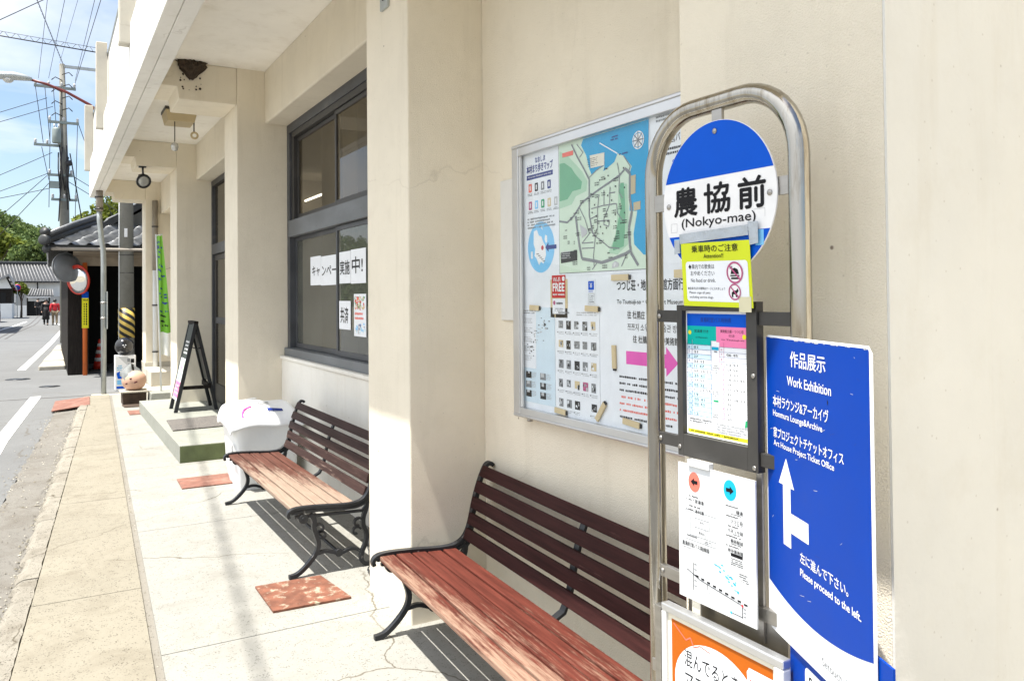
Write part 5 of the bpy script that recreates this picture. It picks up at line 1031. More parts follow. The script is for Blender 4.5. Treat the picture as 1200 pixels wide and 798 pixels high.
O = Vector((1.60, 10.28, .98)); s = Sheet(Vector((1.527, 10.28, 1.19))+Vector((1.067, 0, .235)).normalized()*.012, (0, 1, 0), Vector((.235, 0, -1.067)).normalized(), Vector((1.067, 0, .235)).normalized()); s.slab(0, 0, .38, .70, .010, 'board'); s.build('rear_panel', t)
s = Sheet(Vector((1.513, 10.63, 1.19))+nrm*.016+V_*.42, (0, -1, 0), V_, nrm); s.slab(.01, 0, .40, .50, .003, 'paper'); s.rect(.03, .03, .38, .16, 'mapland', 1); s.circle(.20, .10, .05, 'pink', 2, 20); s.greek(.05, .18, .36, .26, 3, 'green', 2, seed=320); s.rect(.03, .28, .38, .47, 'pink', 1); s.greek(.06, .31, .34, .44, 3, 'white', 2, seed=321)
tag(s.build('flyer'), 'white and pink flyer fixed to the lower front of the A-frame signboard', 'flyer')

# ================================================================ banner on its pole, in a block
t = thing('banner_pole', 'thin white banner pole standing in a pale concrete block', 'pole', (1.42, 12.95, 0))
b = MB(); b.hexa([(1.24, 12.45, 0), (1.58, 12.45, 0), (1.58, 12.85, 0), (1.24, 12.85, 0), (1.25, 12.46, .165), (1.57, 12.46, .165), (1.57, 12.84, .165), (1.25, 12.84, .165)], 'step'); b.build('base_block', t, bevel=.01)
b = MB(); b.tube([(1.41, 12.7, .15), (1.385, 12.72, 1.2), (1.35, 12.75, 2.45)], .014, 'pipe_white', 10); b.tube([(1.35, 12.75, 2.43), (1.42, 12.60, 2.44)], .008, 'pipe_white', 8); b.build('pole', t)
b = MB(); vs = []; n = 26; mcol = 9
for j in range(n+1):
    k = j/n; z = 2.42-1.74*k
    for i in range(mcol):
        q = i/(mcol-1); w_ = .055+.10*min(1, k*1.1); x = 1.352+.05*k+w_*q; y = 12.74-.20*q*(1-.4*k)+.030*math.sin(q*9+k*6)
        vs.append((x, y, z+.01*math.sin(q*7)))
f1 = [(j*mcol+i, j*mcol+i+1, (j+1)*mcol+i+1, (j+1)*mcol+i) for j in range(n-5) for i in range(mcol-1)]; f2 = [(j*mcol+i, j*mcol+i+1, (j+1)*mcol+i+1, (j+1)*mcol+i) for j in range(n-5, n) for i in range(mcol-1)]
b.add(vs, f1, 'banner', True); b.add(vs, f2, 'banner_w', True)
rn = random.Random(31)
for k in range(1, 20):   # dark brush lettering down the banner
    j = k; 
    for q in range(4):
        i = rn.randrange(1, mcol-3); jj = min(n-1, j); a = vs[jj*mcol+i]; c = vs[jj*mcol+i+1+q % 2]; d_ = vs[(jj+1)*mcol+i+1+q % 2]; e = vs[(jj+1)*mcol+i]
        if k in (5, 10, 15) or rn.random() < .35: continue
        lerp = lambda p, r_, w: tuple(p[m_]+(r_[m_]-p[m_])*w for m_ in range(3)); w1 = rn.uniform(.1, .5)
        quad = [lerp(a, e, w1), lerp(c, d_, w1+.1), lerp(c, d_, w1+.42), lerp(a, e, w1+.32)]; b.add([(p[0]-.003, p[1]-.004, p[2]) for p in quad], [(0, 1, 2, 3)], 'navy' if k < 17 else 'black')
o = tag(b.build('banner'), 'furled lime green banner with dark lettering hanging on the thin pole', 'banner')

# ================================================================ ornament on a planter
t = thing('planter_stand', 'dark brown planter box with a pale rim under the round ornament', 'planter', (1.05, 12.8, 0))
b = MB(); b.box(.90, 1.21, 12.66, 12.98, .0, .165, 'soil'); b.build('box', t, bevel=.01)
b = MB(); b.box(.87, 1.235, 12.64, 13.0, .166, .192, 'stone'); b.build('rim', t, bevel=.008)
b = MB(); b.prism([(.90, 12.34), (1.22, 12.32), (1.245, 12.63), (.885, 12.63)], .001, .012, 'soil'); tag(b.build('shade_sheet', bevel=.004), 'dark brown sheet standing in for shade on the pavement before the planter box', 'mat')  # flat dark sheet stands in for the shade in front of the planter
t = thing('round_ornament', 'peach-coloured round ornament with a grey cap and dark red marks resting on the planter', 'ornament', (1.06, 12.82, .192))
b = MB(); b.lathe([(.0, -.135), (.09, -.125), (.14, -.08), (.165, -.01), (.16, .06), (.12, .115), (.06, .14), (0, .147)], (1.06, 12.82, .325), (0, 0, 1), 'peach', 28); b.build('body', t)
b = MB(); vs = []; rn = random.Random(2)
for j in range(6):
    for i in range(22):
        a = 2*math.pi*i/22; k = j/5; r_ = .172*math.cos(k*1.45)*(1+rn.uniform(-.05, .05)); h_ = .02+.155*math.sin(k*1.5)+(.02*math.sin(4*a) if j == 0 else 0); vs.append((1.045+r_*math.cos(a)*.98, 12.85+r_*math.sin(a), .345+h_+.05*math.sin(a)*.9+(-.03*math.cos(a))))
b.add(vs, [(j*22+i, j*22+(i+1) % 22, (j+1)*22+(i+1) % 22, (j+1)*22+i) for j in range(5) for i in range(22)], 'capgrey', True); b.build('cap', t)
for x, z, w_ in ((1.02, .372, .032), (1.07, .318, .02), (.955, .30, .018)):
    b = MB(); y = 12.82-math.sqrt(max(.0, .163**2-(x-1.06)**2-((z-.32)*1.0)**2))-.002; b.obox((x, y, z), (w_, .004, .006), (0, .004, 0), (-.002, 0, .009), 'plum'); b.build('mark', t, bevel=.003)

# ================================================================ blue-printed white box and ball
s = Sheet((.985, 15.5, .525), (1, 0, 0), (0, 0, -1), (0, -1, 0)); s.slab(0, 0, .325, .60, .26, 'white_plastic')
s.poly([(.05, .02), (.20, .02), (.30, .20), (.26, .30), (.18, .16)], 'lgrey', 1)
for k in range(5): s.rect(.19+.012*(k % 2), .05+.09*k, .235, .11+.09*k, 'grey', 2)
for k in range(4): s.rect(.245, .06+.10*k, .30, .13+.10*k, 'black', 2)
s.poly([(.02, .30), (.07, .27), (.09, .33), (.14, .30), (.13, .40), (.04, .40)], 'royal', 2); s.rect(.03, .42, .10, .50, 'lsky', 2); s.rect(.02, .53, .15, .57, 'royal', 2); s.greek(.03, .16, .12, .26, 3, 'sky', 2, seed=330)
tag(s.build('printed_box', bevel=.004), 'upright white box printed with blue and grey, standing by the utility pole', 'box')
b = MB(); c = (1.14, 15.63, .682); b.lathe([(.155*math.sin(math.pi*k/20), -.155*math.cos(math.pi*k/20)) for k in range(21)], c, (0, 0, 1), 'ball', 32)
for a, e in ((-.1, .05), (.16, .06), (.03, -.14)): d = Vector((a-.1, -1, e+.1)).normalized(); b.lathe([(.012, 0), (.012, .0015), (0, .0016)], Vector(c)+d*.1545, d, 'lgrey', 12)
tag(b.build('black_ball'), 'glossy black ball with three small pale dots lying on the white printed box', 'ball')

# ================================================================ side street: cone, mirrors, poles
t = thing('traffic_cone', 'red and white traffic cone in the opening of the dark shed', 'cone', (.97, 20.3, GZ))
b = MB(); b.box(.78, 1.16, 20.11, 20.49, GZ, GZ+.035, 'rubber'); b.build('base', t, bevel=.01)
b = MB(); pr = [(.135, .035), (.105, .2), (.105, .2), (.085, .31), (.07, .395), (.053, .485), (.038, .56), (.026, .66), (.02, .70), (0, .70)]
b.lathe(pr, (.97, 20.3, GZ), (0, 0, 1), 'cone_red', 24); b.build('cone', t)
for z0, z1 in ((.20, .285), (.37, .45), (.53, .60)):
    r_ = lambda z: float(np.interp(z, [.035, .2, .31, .395, .485, .56, .66], [.135, .105, .085, .07, .053, .038, .026]))+.003
    b = MB(); b.lathe([(r_(z0), z0), (r_(z1), z1)], (.97, 20.3, GZ), (0, 0, 1), 'white', 24); b.build('white_band', t)
t = thing('mirror_post', 'orange post carrying two round traffic mirrors at the corner of the dark house', 'traffic mirror', (.645, 19.1, GZ))
b = MB(); b.tube([(.645, 19.1, GZ-.05), (.645, 19.1, 2.28)], .045, 'pole_orange', 14); b.build('post', t)
def mirror(c, ax, nm):
    ax = Vector(ax).normalized(); b = MB(); b.lathe([(0, -.10), (.10, -.09), (.22, -.05), (.30, 0), (.305, .015), (.285, .02)], c, ax, 'mirror_back', 32); h = b.build('mirror_housing', t)
    b = MB(); b.lathe([(.285, .012), (.2, .035), (.1, .05), (0, .055)], c, ax, 'mirror', 32); b.build('mirror_glass', h)
    b = MB(); b.lathe([(.285, .02), (.31, .02), (.31, -.01), (.302, -.01)], c, ax, 'cone_red', 32) if nm == 1 else b.lathe([(.285, .02), (.308, .02), (.308, -.01)], c, ax, 'mirror_back', 32); b.build('rim', h)
mirror((.31, 19.05, 2.18), (-.50, .82, -.1), 0); mirror((.52, 18.95, 1.92), (-.75, -.62, -.1), 1)
b = MB(); b.tube([(.645, 19.1, 2.2), (.40, 19.03, 2.2)], .02, 'pole_orange', 8); b.tube([(.645, 19.1, 1.95), (.56, 18.98, 1.93)], .02, 'pole_orange', 8); b.build('arm', t)
s = Sheet((.585, 19.045, 1.67), (1, 0, 0), (0, 0, -1), (0, -1, 0)); s.slab(0, 0, .125, .76, .004, 'yellow'); s.rect(0, 0, .125, .13, 'royal', 1); s.greek(.02, .15, .105, .20, 1, 'black', 2, seed=340); 
for k in range(9): s.rect(.035, .24+.052*k, .052, .275+.052*k, 'black', 2); s.rect(.075, .24+.052*k, .098, .28+.052*k, 'black', 2)
tag(s.build('post_sign'), 'narrow yellow sign with a blue top and dark vertical lettering strapped to the orange post', 'sign')
def poleband():
    m, N, L, B = nodes('yellow_black_stripes'); v = coords(N, L); sp_ = N.new('ShaderNodeSeparateXYZ'); L.new(v, sp_.inputs[0])
    at = math_(N, L, 'ARCTAN2', sp_.outputs['Y'], sp_.outputs['X']); k = math_(N, L, 'ADD', math_(N, L, 'MULTIPLY', at, 2/(math.pi)*1.0), math_(N, L, 'MULTIPLY', sp_.outputs['Z'], 6.6)); f = math_(N, L, 'GREATER_THAN', math_(N, L, 'FRACT', k), .5)
    L.new(mixc(N, L, f, (.012, .012, .012), (.66, .47, .10)), B.inputs['Base Color']); B.inputs['Roughness'].default_value = .5; return m
M['band'] = poleband()
PX_, PY_ = 1.395, 18.6
t = thing('utility_pole', 'grey concrete utility pole with a yellow and black guard band beside the dark shed', 'utility pole', (PX_, PY_, GZ))
b = MB(); b.tube([(PX_, PY_, GZ-.1), (PX_, PY_, 9.0)], [.155, .105], 'pole_conc', 24); b.build('shaft', t)
b = MB(); b.lathe([(.160, 0), (.160, .62)], (PX_, PY_, .70), (0, 0, 1), 'band', 32); o = b.build('guard_band', t); o.location = (0, 0, .70-GZ); 
for v_ in o.data.vertices: v_.co.z -= .70-GZ
b = MB(); 
for z in (2.42, 2.05): b.lathe([(.150, 0), (.150, .012)], (PX_, PY_, z), (0, 0, 1), 'darkmetal', 24)
b.tube([(PX_-.145, PY_-.06, .2), (PX_-.13, PY_-.06, 5.5)], .012, 'pipe_white', 8); b.build('strap_and_conduit', t)
b = MB(); b.box(PX_-.05, PX_+.01, PY_-.152, PY_-.145, 2.80, 2.98, 'white'); b.build('number_plate', t)
t = thing('street_lamp', 'street lamp on a curved red-brown arm reaching out over the road', 'street lamp', (1.3, 18.5, 4.9))
b = MB(); b.tube([(1.32, 18.55, 4.95), (1.05, 18.5, 5.2), (.72, 18.42, 5.47), (.30, 18.4, 5.68), (-.05, 18.4, 5.80), (-.35, 18.4, 5.86)], [.034, .033, .031, .029, .027, .026], 'lamp_red', 10); b.build('arm', t)
b = MB(); pr = [(-.30, 5.86, .05), (-.42, 5.87, .085), (-.62, 5.875, .115), (-.85, 5.86, .105), (-1.02, 5.85, .05)]
vs = []
for x, z, r_ in pr:
    for k in range(12): a = 2*math.pi*k/12; vs.append((x, 18.4+r_*1.25*math.cos(a), z+r_*(.85 if math.sin(a) > 0 else .55)*math.sin(a)))
b.add(vs, [(j*12+k, j*12+(k+1) % 12, (j+1)*12+(k+1) % 12, (j+1)*12+k) for j in range(4) for k in range(12)]+[tuple(range(12)), tuple(range(59, 47, -1))], 'lamp_grey', True); b.build('housing', t)
b = MB(); b.lathe([(.105, 0), (.09, -.05), (.05, -.085), (0, -.095)], (-.70, 18.4, 5.835), (0, 0, 1), 'bulbglass', 18); b.build('lens', t)
# manholes
for x, y, r_, lb in ((0.0, 16.98, .17, 'small round iron valve cover in the side street asphalt nearest the downpipe'), (-.55, 18.9, .22, 'round iron cover in the road at the left edge of the side street')):
    t = thing('manhole_cover', lb, 'manhole cover', (x, y, GZ)); b = MB(); b.lathe([(r_*.86, .0), (r_*.86, .006), (0, .0065)], (x, y, GZ), (0, 0, 1), 'iron', 28); b.build('lid', t); b = MB(); b.lathe([(r_*.88, .001), (r_*.88, .008), (r_, .007), (r_, .001)], (x, y, GZ), (0, 0, 1), 'darkmetal', 28); b.build('ring', t)
# ================================================================ dark tiled house
def tile_slope(b, p00, p10, p01, p11, cols, rows, mat, amp=.035):
    """pantiles: p00-p10 along the eave, p01-p11 along the top"""
    p00, p10, p01, p11 = map(Vector, (p00, p10, p01, p11)); n = ((p10-p00).cross(p01-p00)).normalized()
    if n.z < 0: n = -n
    sub = 8; nc = cols*sub+1; vs = []; fs = []
    for r_ in range(rows):
        for e in (0, 1):
            v = (r_+e)/rows
            for i in range(nc):
                u = i/(nc-1); ph = (i % sub)/sub*2*math.pi; h = amp*(math.sin(ph)+.25*math.sin(2*ph))+(.045 if e == 0 else .012)
                if e == 0 and r_ == 0: pass
                vs.append((p00*(1-u)+p10*u)*(1-v)+(p01*(1-u)+p11*u)*v+n*h)
        o = r_*2*nc
        for i in range(nc-1): fs.append((o+i, o+i+1, o+nc+i+1, o+nc+i))
        if r_: 
            for i in range(nc-1): fs.append((o-nc+i, o-nc+i+1, o+i+1, o+i))
    b.add(vs, fs, mat, True)
    # closed underside and eave edge
    b.add([p00, p10, p11, p01, p00+n*.06, p10+n*.06], [(0, 1, 2, 3), (0, 1, 5, 4)], 'tile_dark')
HX0, HX1, HY0, HY1 = .33, 9.0, 19.25, 30.0
t = thing('tiled_house', 'dark wooden house with wavy grey roof tiles and an open black shed front', 'house', (HX0+3, 22, GZ))
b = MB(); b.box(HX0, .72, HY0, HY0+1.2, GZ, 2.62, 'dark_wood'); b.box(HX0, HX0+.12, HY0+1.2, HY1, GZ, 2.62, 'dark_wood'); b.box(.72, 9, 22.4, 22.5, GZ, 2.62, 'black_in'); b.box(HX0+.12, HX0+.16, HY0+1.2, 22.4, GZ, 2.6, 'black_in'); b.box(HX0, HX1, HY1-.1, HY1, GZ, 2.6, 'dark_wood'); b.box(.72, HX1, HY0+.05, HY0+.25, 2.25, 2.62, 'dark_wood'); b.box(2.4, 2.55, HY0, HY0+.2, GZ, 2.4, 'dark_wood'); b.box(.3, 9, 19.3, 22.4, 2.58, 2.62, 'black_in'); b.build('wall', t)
b = MB(); b.add([(.42, 18.75, 2.50), (9, 18.75, 2.50), (9, 19.24, 2.40), (.42, 19.24, 2.40)], [(0, 1, 2, 3)], 'soffit_board'); b.box(.36, 9, 19.20, 19.245, 2.22, 2.42, 'soffit_board'); b.build('eave_board', t)
b = MB(); tile_slope(b, (-.02, 18.55, 2.56), (7.9, 18.55, 2.62), (.98, 20.1, 3.16), (7.9, 20.1, 3.20), 24, 4, 'tile', .055)
tile_slope(b, (-.02, 30, 2.56), (-.02, 18.55, 2.56), (.98, 30, 3.16), (.98, 20.1, 3.16), 38, 4, 'tile'); rf = b.build('lower_roof', t)
b = MB()
for o_, r_ in ((.0, .07), (.10, .055)): b.tube([(-.07, 18.46, 2.66+o_), (.45, 19.28, 2.97+o_), (.98, 20.1, 3.25+o_)], r_, 'tile_dark', 10)
b.tube([(-.05, 18.5, 2.82), (.45, 19.28, 3.13), (.98, 20.1, 3.41)], .035, 'tile', 8)
b.lathe([(.11, -.05), (.11, .03), (.07, .05), (0, .05)], (-.09, 18.42, 2.70), (-.5, -.8, .1), 'tile_dark', 16); b.lathe([(.09, -.05), (.09, .03), (0, .05)], (-.08, 18.44, 2.86), (-.5, -.8, .1), 'tile_dark', 16); b.lathe([(.08, -.05), (.08, .03), (0, .04)], (-.05, 18.5, 2.52), (-.6, -.8, -.1), 'tile_dark', 14)
b.build('hip_ridge', rf)
b = MB(); b.tube([(.02, 18.48, 2.53), (7.9, 18.48, 2.56)], .035, 'pipe_brown', 8); b.build('roof_gutter', rf)
b = MB(); b.prism([(.95, 3.05), (7.2, 3.05), (7.2, 3.2), (4.1, 4.95), (.95, 2.98)], 20.3, 29.5, 'plaster_g', lambda x, y, z: (x, z, y)); b.build('gable_wall', t)
b = MB(); tile_slope(b, (.55, 30, 2.85), (.55, 19.85, 2.85), (4.1, 30, 5.25), (4.1, 19.85, 5.25), 34, 12, 'tile'); tile_slope(b, (7.65, 19.85, 2.85), (7.65, 30, 2.85), (4.1, 19.85, 5.25), (4.1, 30, 5.25), 34, 12, 'tile')
b.prism([(.55, 2.72), (4.1, 5.10), (7.65, 2.72), (7.65, 2.88), (4.1, 5.28), (.55, 2.88)], 19.80, 19.86, 'tile_dark', lambda x, y, z: (x, z, y)); rf2 = b.build('upper_roof', t)
b = MB(); b.tube([(4.1, 19.8, 5.34), (4.1, 30, 5.34)], .11, 'tile_dark', 10); b.build('ridge', rf2)
# pale edging stones at the foot of the house and further wall
for i, (a, c) in enumerate(((21.0, 22.6), (22.7, 24.6), (24.7, 27.2), (27.3, 30.0))):
    b = MB(); x = lambda s: -.22+(s-21)*.047; b.prism([(x(a), a), (.32, a), (.32, c), (x(c), c)], GZ-.02, GZ+.10+.02*(i % 2), 'stone'); tag(b.build('edging_stone', bevel=.03), ['pale edging stone nearest the corner of the dark tiled house', 'second pale edging stone from the corner of the dark tiled house', 'third pale edging stone along the dark tiled house', 'farthest pale edging stone along the dark tiled house'][i], 'stone', 'edging stones along the dark house')
b = MB(); b.prism([(.72, 44), (1.1, 44), (1.7, 66), (1.1, 66)], GZ-.02, .75, 'stone'); tag(b.build('stone_wall', bevel=.03), 'low pale stone wall on the right of the street beyond the dark house', 'wall')

# ================================================================ street end
t = thing('storehouse', 'long white-walled storehouse with a ribbed grey tile roof closing the street', 'house', (-4, 102, GZ))
YH = 98
b = MB(); b.box(-14, .95, YH, YH+8, GZ, 3.75, 'plaster'); b.build('wall', t)
b = MB(); b.box(-14, -2.2, YH-.06, YH-.005, GZ, 1.15, 'plaster'); b.box(-14, -2.2, YH-.05, YH-.005, 1.15, 1.25, 'dark_wood'); b.box(-1.15, -1.05, YH-.05, YH-.005, 2.4, 3.5, 'dark_wood'); b.build('wall_trim', t)
b = MB()
def ribs(p00, p10, p01, p11, n, mat, r_=.055):
    p00, p10, p01, p11 = map(Vector, (p00, p10, p01, p11)); b.add([p00, p10, p11, p01], [(0, 1, 2, 3)], mat)
    b.add([p+Vector((0, 0, -.12)) for p in (p00, p10, p11, p01)], [(0, 1, 2, 3)], 'tile_dark')
    for k in range(n+1): u = k/n; b.tube([p00*(1-u)+p10*u+Vector((0, 0, .02)), p01*(1-u)+p11*u+Vector((0, 0, .02))], r_, 'tile_far', 6)
ribs((-14.5, YH-.8, 3.5), (1.35, YH-.8, 3.45), (-14.5, YH+3.2, 5.42), (.55, YH+3.2, 5.42), 52, 'tile_dark'); ribs((-14.5, YH+8.4, 3.5), (1.35, YH+8.4, 3.45), (-14.5, YH+3.2, 5.42), (.55, YH+3.2, 5.42), 52, 'tile_dark')
rf = b.build('roof', t)
b = MB(); b.box(-14.5, .6, YH+3.0, YH+3.4, 5.40, 5.62, 'tile_dark'); b.box(-14.5, .62, YH+2.96, YH+3.44, 5.62, 5.70, 'tile_far'); b.tube([(.55, YH+3.2, 5.5), (1.4, YH-.85, 3.58)], .13, 'tile_dark', 8); b.build('ridge', rf)
t = thing('gate_roof', 'small tiled gate with a dark opening in front of the white storehouse', 'gate', (-1, 96, GZ)); YG = 96
b = MB(); b.box(-2.05, -1.92, YG, YG+.2, GZ, 1.95, 'dark_wood'); b.box(-.10, .03, YG, YG+.2, GZ, 1.95, 'dark_wood'); b.box(-2.3, .3, YG+.02, YG+.18, 1.42, 1.60, 'plaster'); b.build('gate_frame', t)
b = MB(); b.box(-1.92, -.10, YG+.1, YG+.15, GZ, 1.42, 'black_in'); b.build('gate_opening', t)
b = MB(); ribs((-2.6, YG-.6, 1.95), (.35, YG-.6, 1.93), (-2.2, YG+.6, 2.75), (.25, YG+.6, 2.6), 12, 'tile_dark', .05); ribs((-2.6, YG+1.7, 1.95), (.35, YG+1.7, 1.93), (-2.2, YG+.6, 2.75), (.25, YG+.6, 2.6), 12, 'tile_dark', .05); b.box(-2.5, .25, YG-.62, YG-.5, 1.78, 1.88, 'plaster'); b.build('roof', t)
b = MB(); b.box(.12, .95, 95.2, 95.5, GZ, 1.9, 'plaster_g'); tag(b.build('recess_panel'), 'dark grey panel standing in for the dark recess between the small tiled gate and the white post', 'wall')  # flat panel, its dark grey stands in for a shaded recess
b = MB(); b.box(1.0, 1.42, 88, 88.4, GZ, 1.35, 'plaster'); b.hexa([(.9, 87.9, 1.35), (1.52, 87.9, 1.35), (1.52, 88.5, 1.35), (.9, 88.5, 1.35), (1.15, 88.1, 1.75), (1.27, 88.1, 1.75), (1.27, 88.3, 1.75), (1.15, 88.3, 1.75)], 'tile_far'); tag(b.build('gate_post'), 'white gate post with a small pointed tile cap at the right of the street end', 'gate post')
t = thing('gabled_hut', 'small gabled house with dark boards over white plaster at the left of the street', 'house', (-3.7, 84, GZ))
b = MB(); b.box(-5.1, -2.85, 82.4, 88, GZ, 1.25, 'plaster'); b.box(-5.1, -2.86, 82.42, 88, 1.25, 2.55, 'dark_wood'); b.prism([(-4.9, 2.5), (-2.85, 2.5), (-3.3, 3.5), (-3.9, 3.5)], 82.45, 88, 'plaster', lambda x, y, z: (x, z, y)); b.build('wall', t)
b = MB(); b.prism([(-5.3, 2.40), (-3.08, 3.62), (-2.50, 2.38), (-2.50, 2.52), (-3.08, 3.80), (-5.3, 2.55)], 82, 88.4, 'tile_far', lambda x, y, z: (x, z, y)); b.build('roof', t)
b = MB(); b.box(-3.7, -3.3, 82.38, 82.42, 1.3, 2.2, 'black_in'); b.build('window', t)
b = MB(); b.box(-2.86, -1.95, 92, 92.2, GZ, 1.0, 'plaster'); b.box(-2.86, -1.95, 92.02, 92.18, 1.0, 2.1, 'plaster_g'); tag(b.build('fence_wall'), 'grey and white fence wall between the gabled house and the tiled gate', 'fence')
t = thing('wooden_house', 'dark wooden house at the left edge of the street, shading the road', 'house', (-5.3, 51, GZ))
b = MB(); b.box(-7, -3.35, 46, 57, GZ, 4.6, 'dark_wood'); b.build('wall', t); b = MB(); b.prism([(-7.6, 4.5), (-5.2, 6.0), (-3.05, 4.5), (-3.05, 4.65), (-5.2, 6.2), (-7.6, 4.65)], 45.6, 57.4, 'tile_far', lambda x, y, z: (x, z, y)); b.build('roof', t)
t = thing('road_sign', 'round blue road sign with a red rim on a thin pole beside the gabled house', 'road sign', (-2.53, 85, GZ))
b = MB(); b.tube([(-2.53, 85, GZ), (-2.53, 85, 3.0)], .035, 'lamp_grey', 8); b.build('pole', t); b = MB(); b.lathe([(.30, 0), (.30, .02), (0, .021)], (-2.53, 84.95, 2.66), (0, -1, 0), 'red', 24); b.lathe([(.245, .022), (.24, .026), (0, .027)], (-2.53, 84.95, 2.66), (0, -1, 0), 'navy', 24); b.build('disc', t)
# car at the left edge
t = thing('parked_car', 'silver car parked in front of the gabled house, only its nose in view', 'car', (-3.85, 70, GZ))
b = MB(); b.prism([(-.0, .22), (3.9, .22), (3.95, .75), (3.3, .88), (2.75, 1.38), (1.0, 1.42), (.4, .95), (-.05, .80)], -4.6, -3.2, 'car_paint', lambda x, y, z: (z, 68.2+x, GZ+y)); b.build('body', t, bevel=.06, seg=3)
b = MB(); b.prism([(1.0, .90), (3.2, .90), (2.72, 1.33), (1.05, 1.36)], -4.62, -3.18, 'car_glass', lambda x, y, z: (z, 68.2+x, GZ+y)); b.build('window', t)
for y in (69.0, 71.4):
    for x in (-4.5, -3.3): b = MB(); b.lathe([(.18, -.1), (.30, -.1), (.31, 0), (.30, .1), (.18, .1)], (x, y, GZ+.31), (1, 0, 0), 'rubber', 20); w_ = b.build('wheel', t); b = MB(); b.lathe([(.18, -.08), (.18, .08)], (x, y, GZ+.31), (1, 0, 0), 'alu', 16); b.build('rim', w_)
for x in (-4.4, -3.4): b = MB(); b.box(x-.14, x+.14, 68.13, 68.2, GZ+.62, GZ+.74, 'bulbglass'); b.build('headlight', t)

# ================================================================ people
def limb_mesh(name, verts, edges, radii, mat, parent, root=0, lv=2):
    org = ORG[parent.name]; me = bpy.data.meshes.new(name+'_tmp'); me.from_pydata([Vector(v) for v in verts], edges, []); o = bpy.data.objects.new('tmp', me); COL.objects.link(o)
    sk = o.modifiers.new('s', 'SKIN'); sk.use_smooth_shade = True
    for i, r_ in enumerate(radii): me.skin_vertices[0].data[i].radius = (r_, r_); me.skin_vertices[0].data[i].use_root = (i == root)
    su = o.modifiers.new('u', 'SUBSURF'); su.levels = lv; su.render_levels = lv
    dg = bpy.context.evaluated_depsgraph_get(); dg.update(); m2 = bpy.data.meshes.new_from_object(o.evaluated_get(dg)); m2.name = name; bpy.data.objects.remove(o)
    m2.materials.clear(); m2.materials.append(M[mat]); r = bpy.data.objects.new(name, m2); COL.objects.link(r); r.parent = parent; return r
def person(label, loc, h, face, top, bottom, coat, stride=.16):
    """walking figure; local +y is the walking direction (face = rotation)"""
    t = thing('person', label, 'person', loc, None, face); ORG[t.name] = Vector((0, 0, 0)); k = h/1.7
    def S(v): return [tuple(c*k for c in p) for p in v]
    hipz, kz = .88, .47
    V = [(0, 0, .93), (0, 0, 1.1), (0, .01, 1.3), (0, .01, 1.42), (0, .015, 1.49), (0, .03, 1.58), (0, .03, 1.66),
         (-.10, 0, .86), (-.10, stride*.7, kz), (-.10, stride, .09), (-.10, stride+.16, .04), (.10, 0, .86), (.10, -stride*.3, kz+.01), (.10, -stride*1.4, .13), (.10, -stride*1.4+.12, .04),
         (-.19, 0, 1.38), (-.25, -.07, 1.12), (-.24, .0, .90), (-.235, .05, .80), (.19, 0, 1.38), (.25, .07, 1.12), (.24, .14, .92), (.235, .19, .83)]
    E = [(0, 1), (1, 2), (2, 3), (3, 4), (4, 5), (5, 6), (0, 7), (7, 8), (8, 9), (9, 10), (0, 11), (11, 12), (12, 13), (13, 14), (3, 15), (15, 16), (16, 17), (17, 18), (3, 19), (19, 20), (20, 21), (21, 22)]
    Rr = [.14, .12, .14, .10, .055, .095, .075, .085, .055, .04, .035, .085, .055, .04, .035, .06, .045, .035, .032, .06, .045, .035, .032]
    limb_mesh('body', S(V), E, [r_*k for r_ in Rr], 'skin', t)
    ti = [0, 1, 2, 3, 15, 16, 17, 19, 20, 21]; mp = {v: i for i, v in enumerate(ti)}
    limb_mesh('jacket', S([V[i] if i else (0, 0, .90) for i in ti]), [(mp[a], mp[c]) for a, c in E if a in mp and c in mp], [(Rr[i]+.035)*k for i in ti], top, t)
    bi = [0, 7, 8, 9, 11, 12, 13]; mp = {v: i for i, v in enumerate(bi)}
    limb_mesh('trousers', S([V[i] for i in bi]), [(mp[a], mp[c]) for a, c in E if a in mp and c in mp], [(Rr[i]+.025)*k for i in bi], bottom, t)
    if coat:
        b = MB(); b.lathe([(.17*k, 1.2*k), (.185*k, .95*k), (.21*k, .6*k), (.22*k, .38*k), (.20*k, .38*k)], (0, 0, 0), (0, 0, 1), top, 18); b.build('coat_skirt', t)
    b = MB(); b.lathe([(.06*k, -.10*k), (.105*k, -.05*k), (.115*k, .02*k), (.09*k, .085*k), (0, .11*k)], (0, .0, 1.63*k), (0, .0, 1), 'hair', 16); b.build('hair', t)
    for s_ in (9, 13):
        x, y, z = V[s_]; b = MB(); b.obox((x*k, (y+.06)*k, .045*k+(.05*k if s_ == 13 else 0)), (.045*k, 0, 0), (0, .13*k, 0), (0, 0, .045*k), 'rubber'); b.build('shoe', t, bevel=.02)
    return t
person('person in long black clothes walking on the street, left of the one in red', (-.20, 59, GZ), 1.62, R(178), 'cloth_black', 'cloth_black', True)
person('person in a red jacket and khaki trousers walking on the street', (.29, 58.5, GZ), 1.62, R(4), 'cloth_red', 'cloth_khaki', False, .12)
person('person in dark clothes standing in front of the dark gate opening', (-1.02, 94.5, GZ), 1.76, R(180), 'cloth_black', 'cloth_black', False, .05)

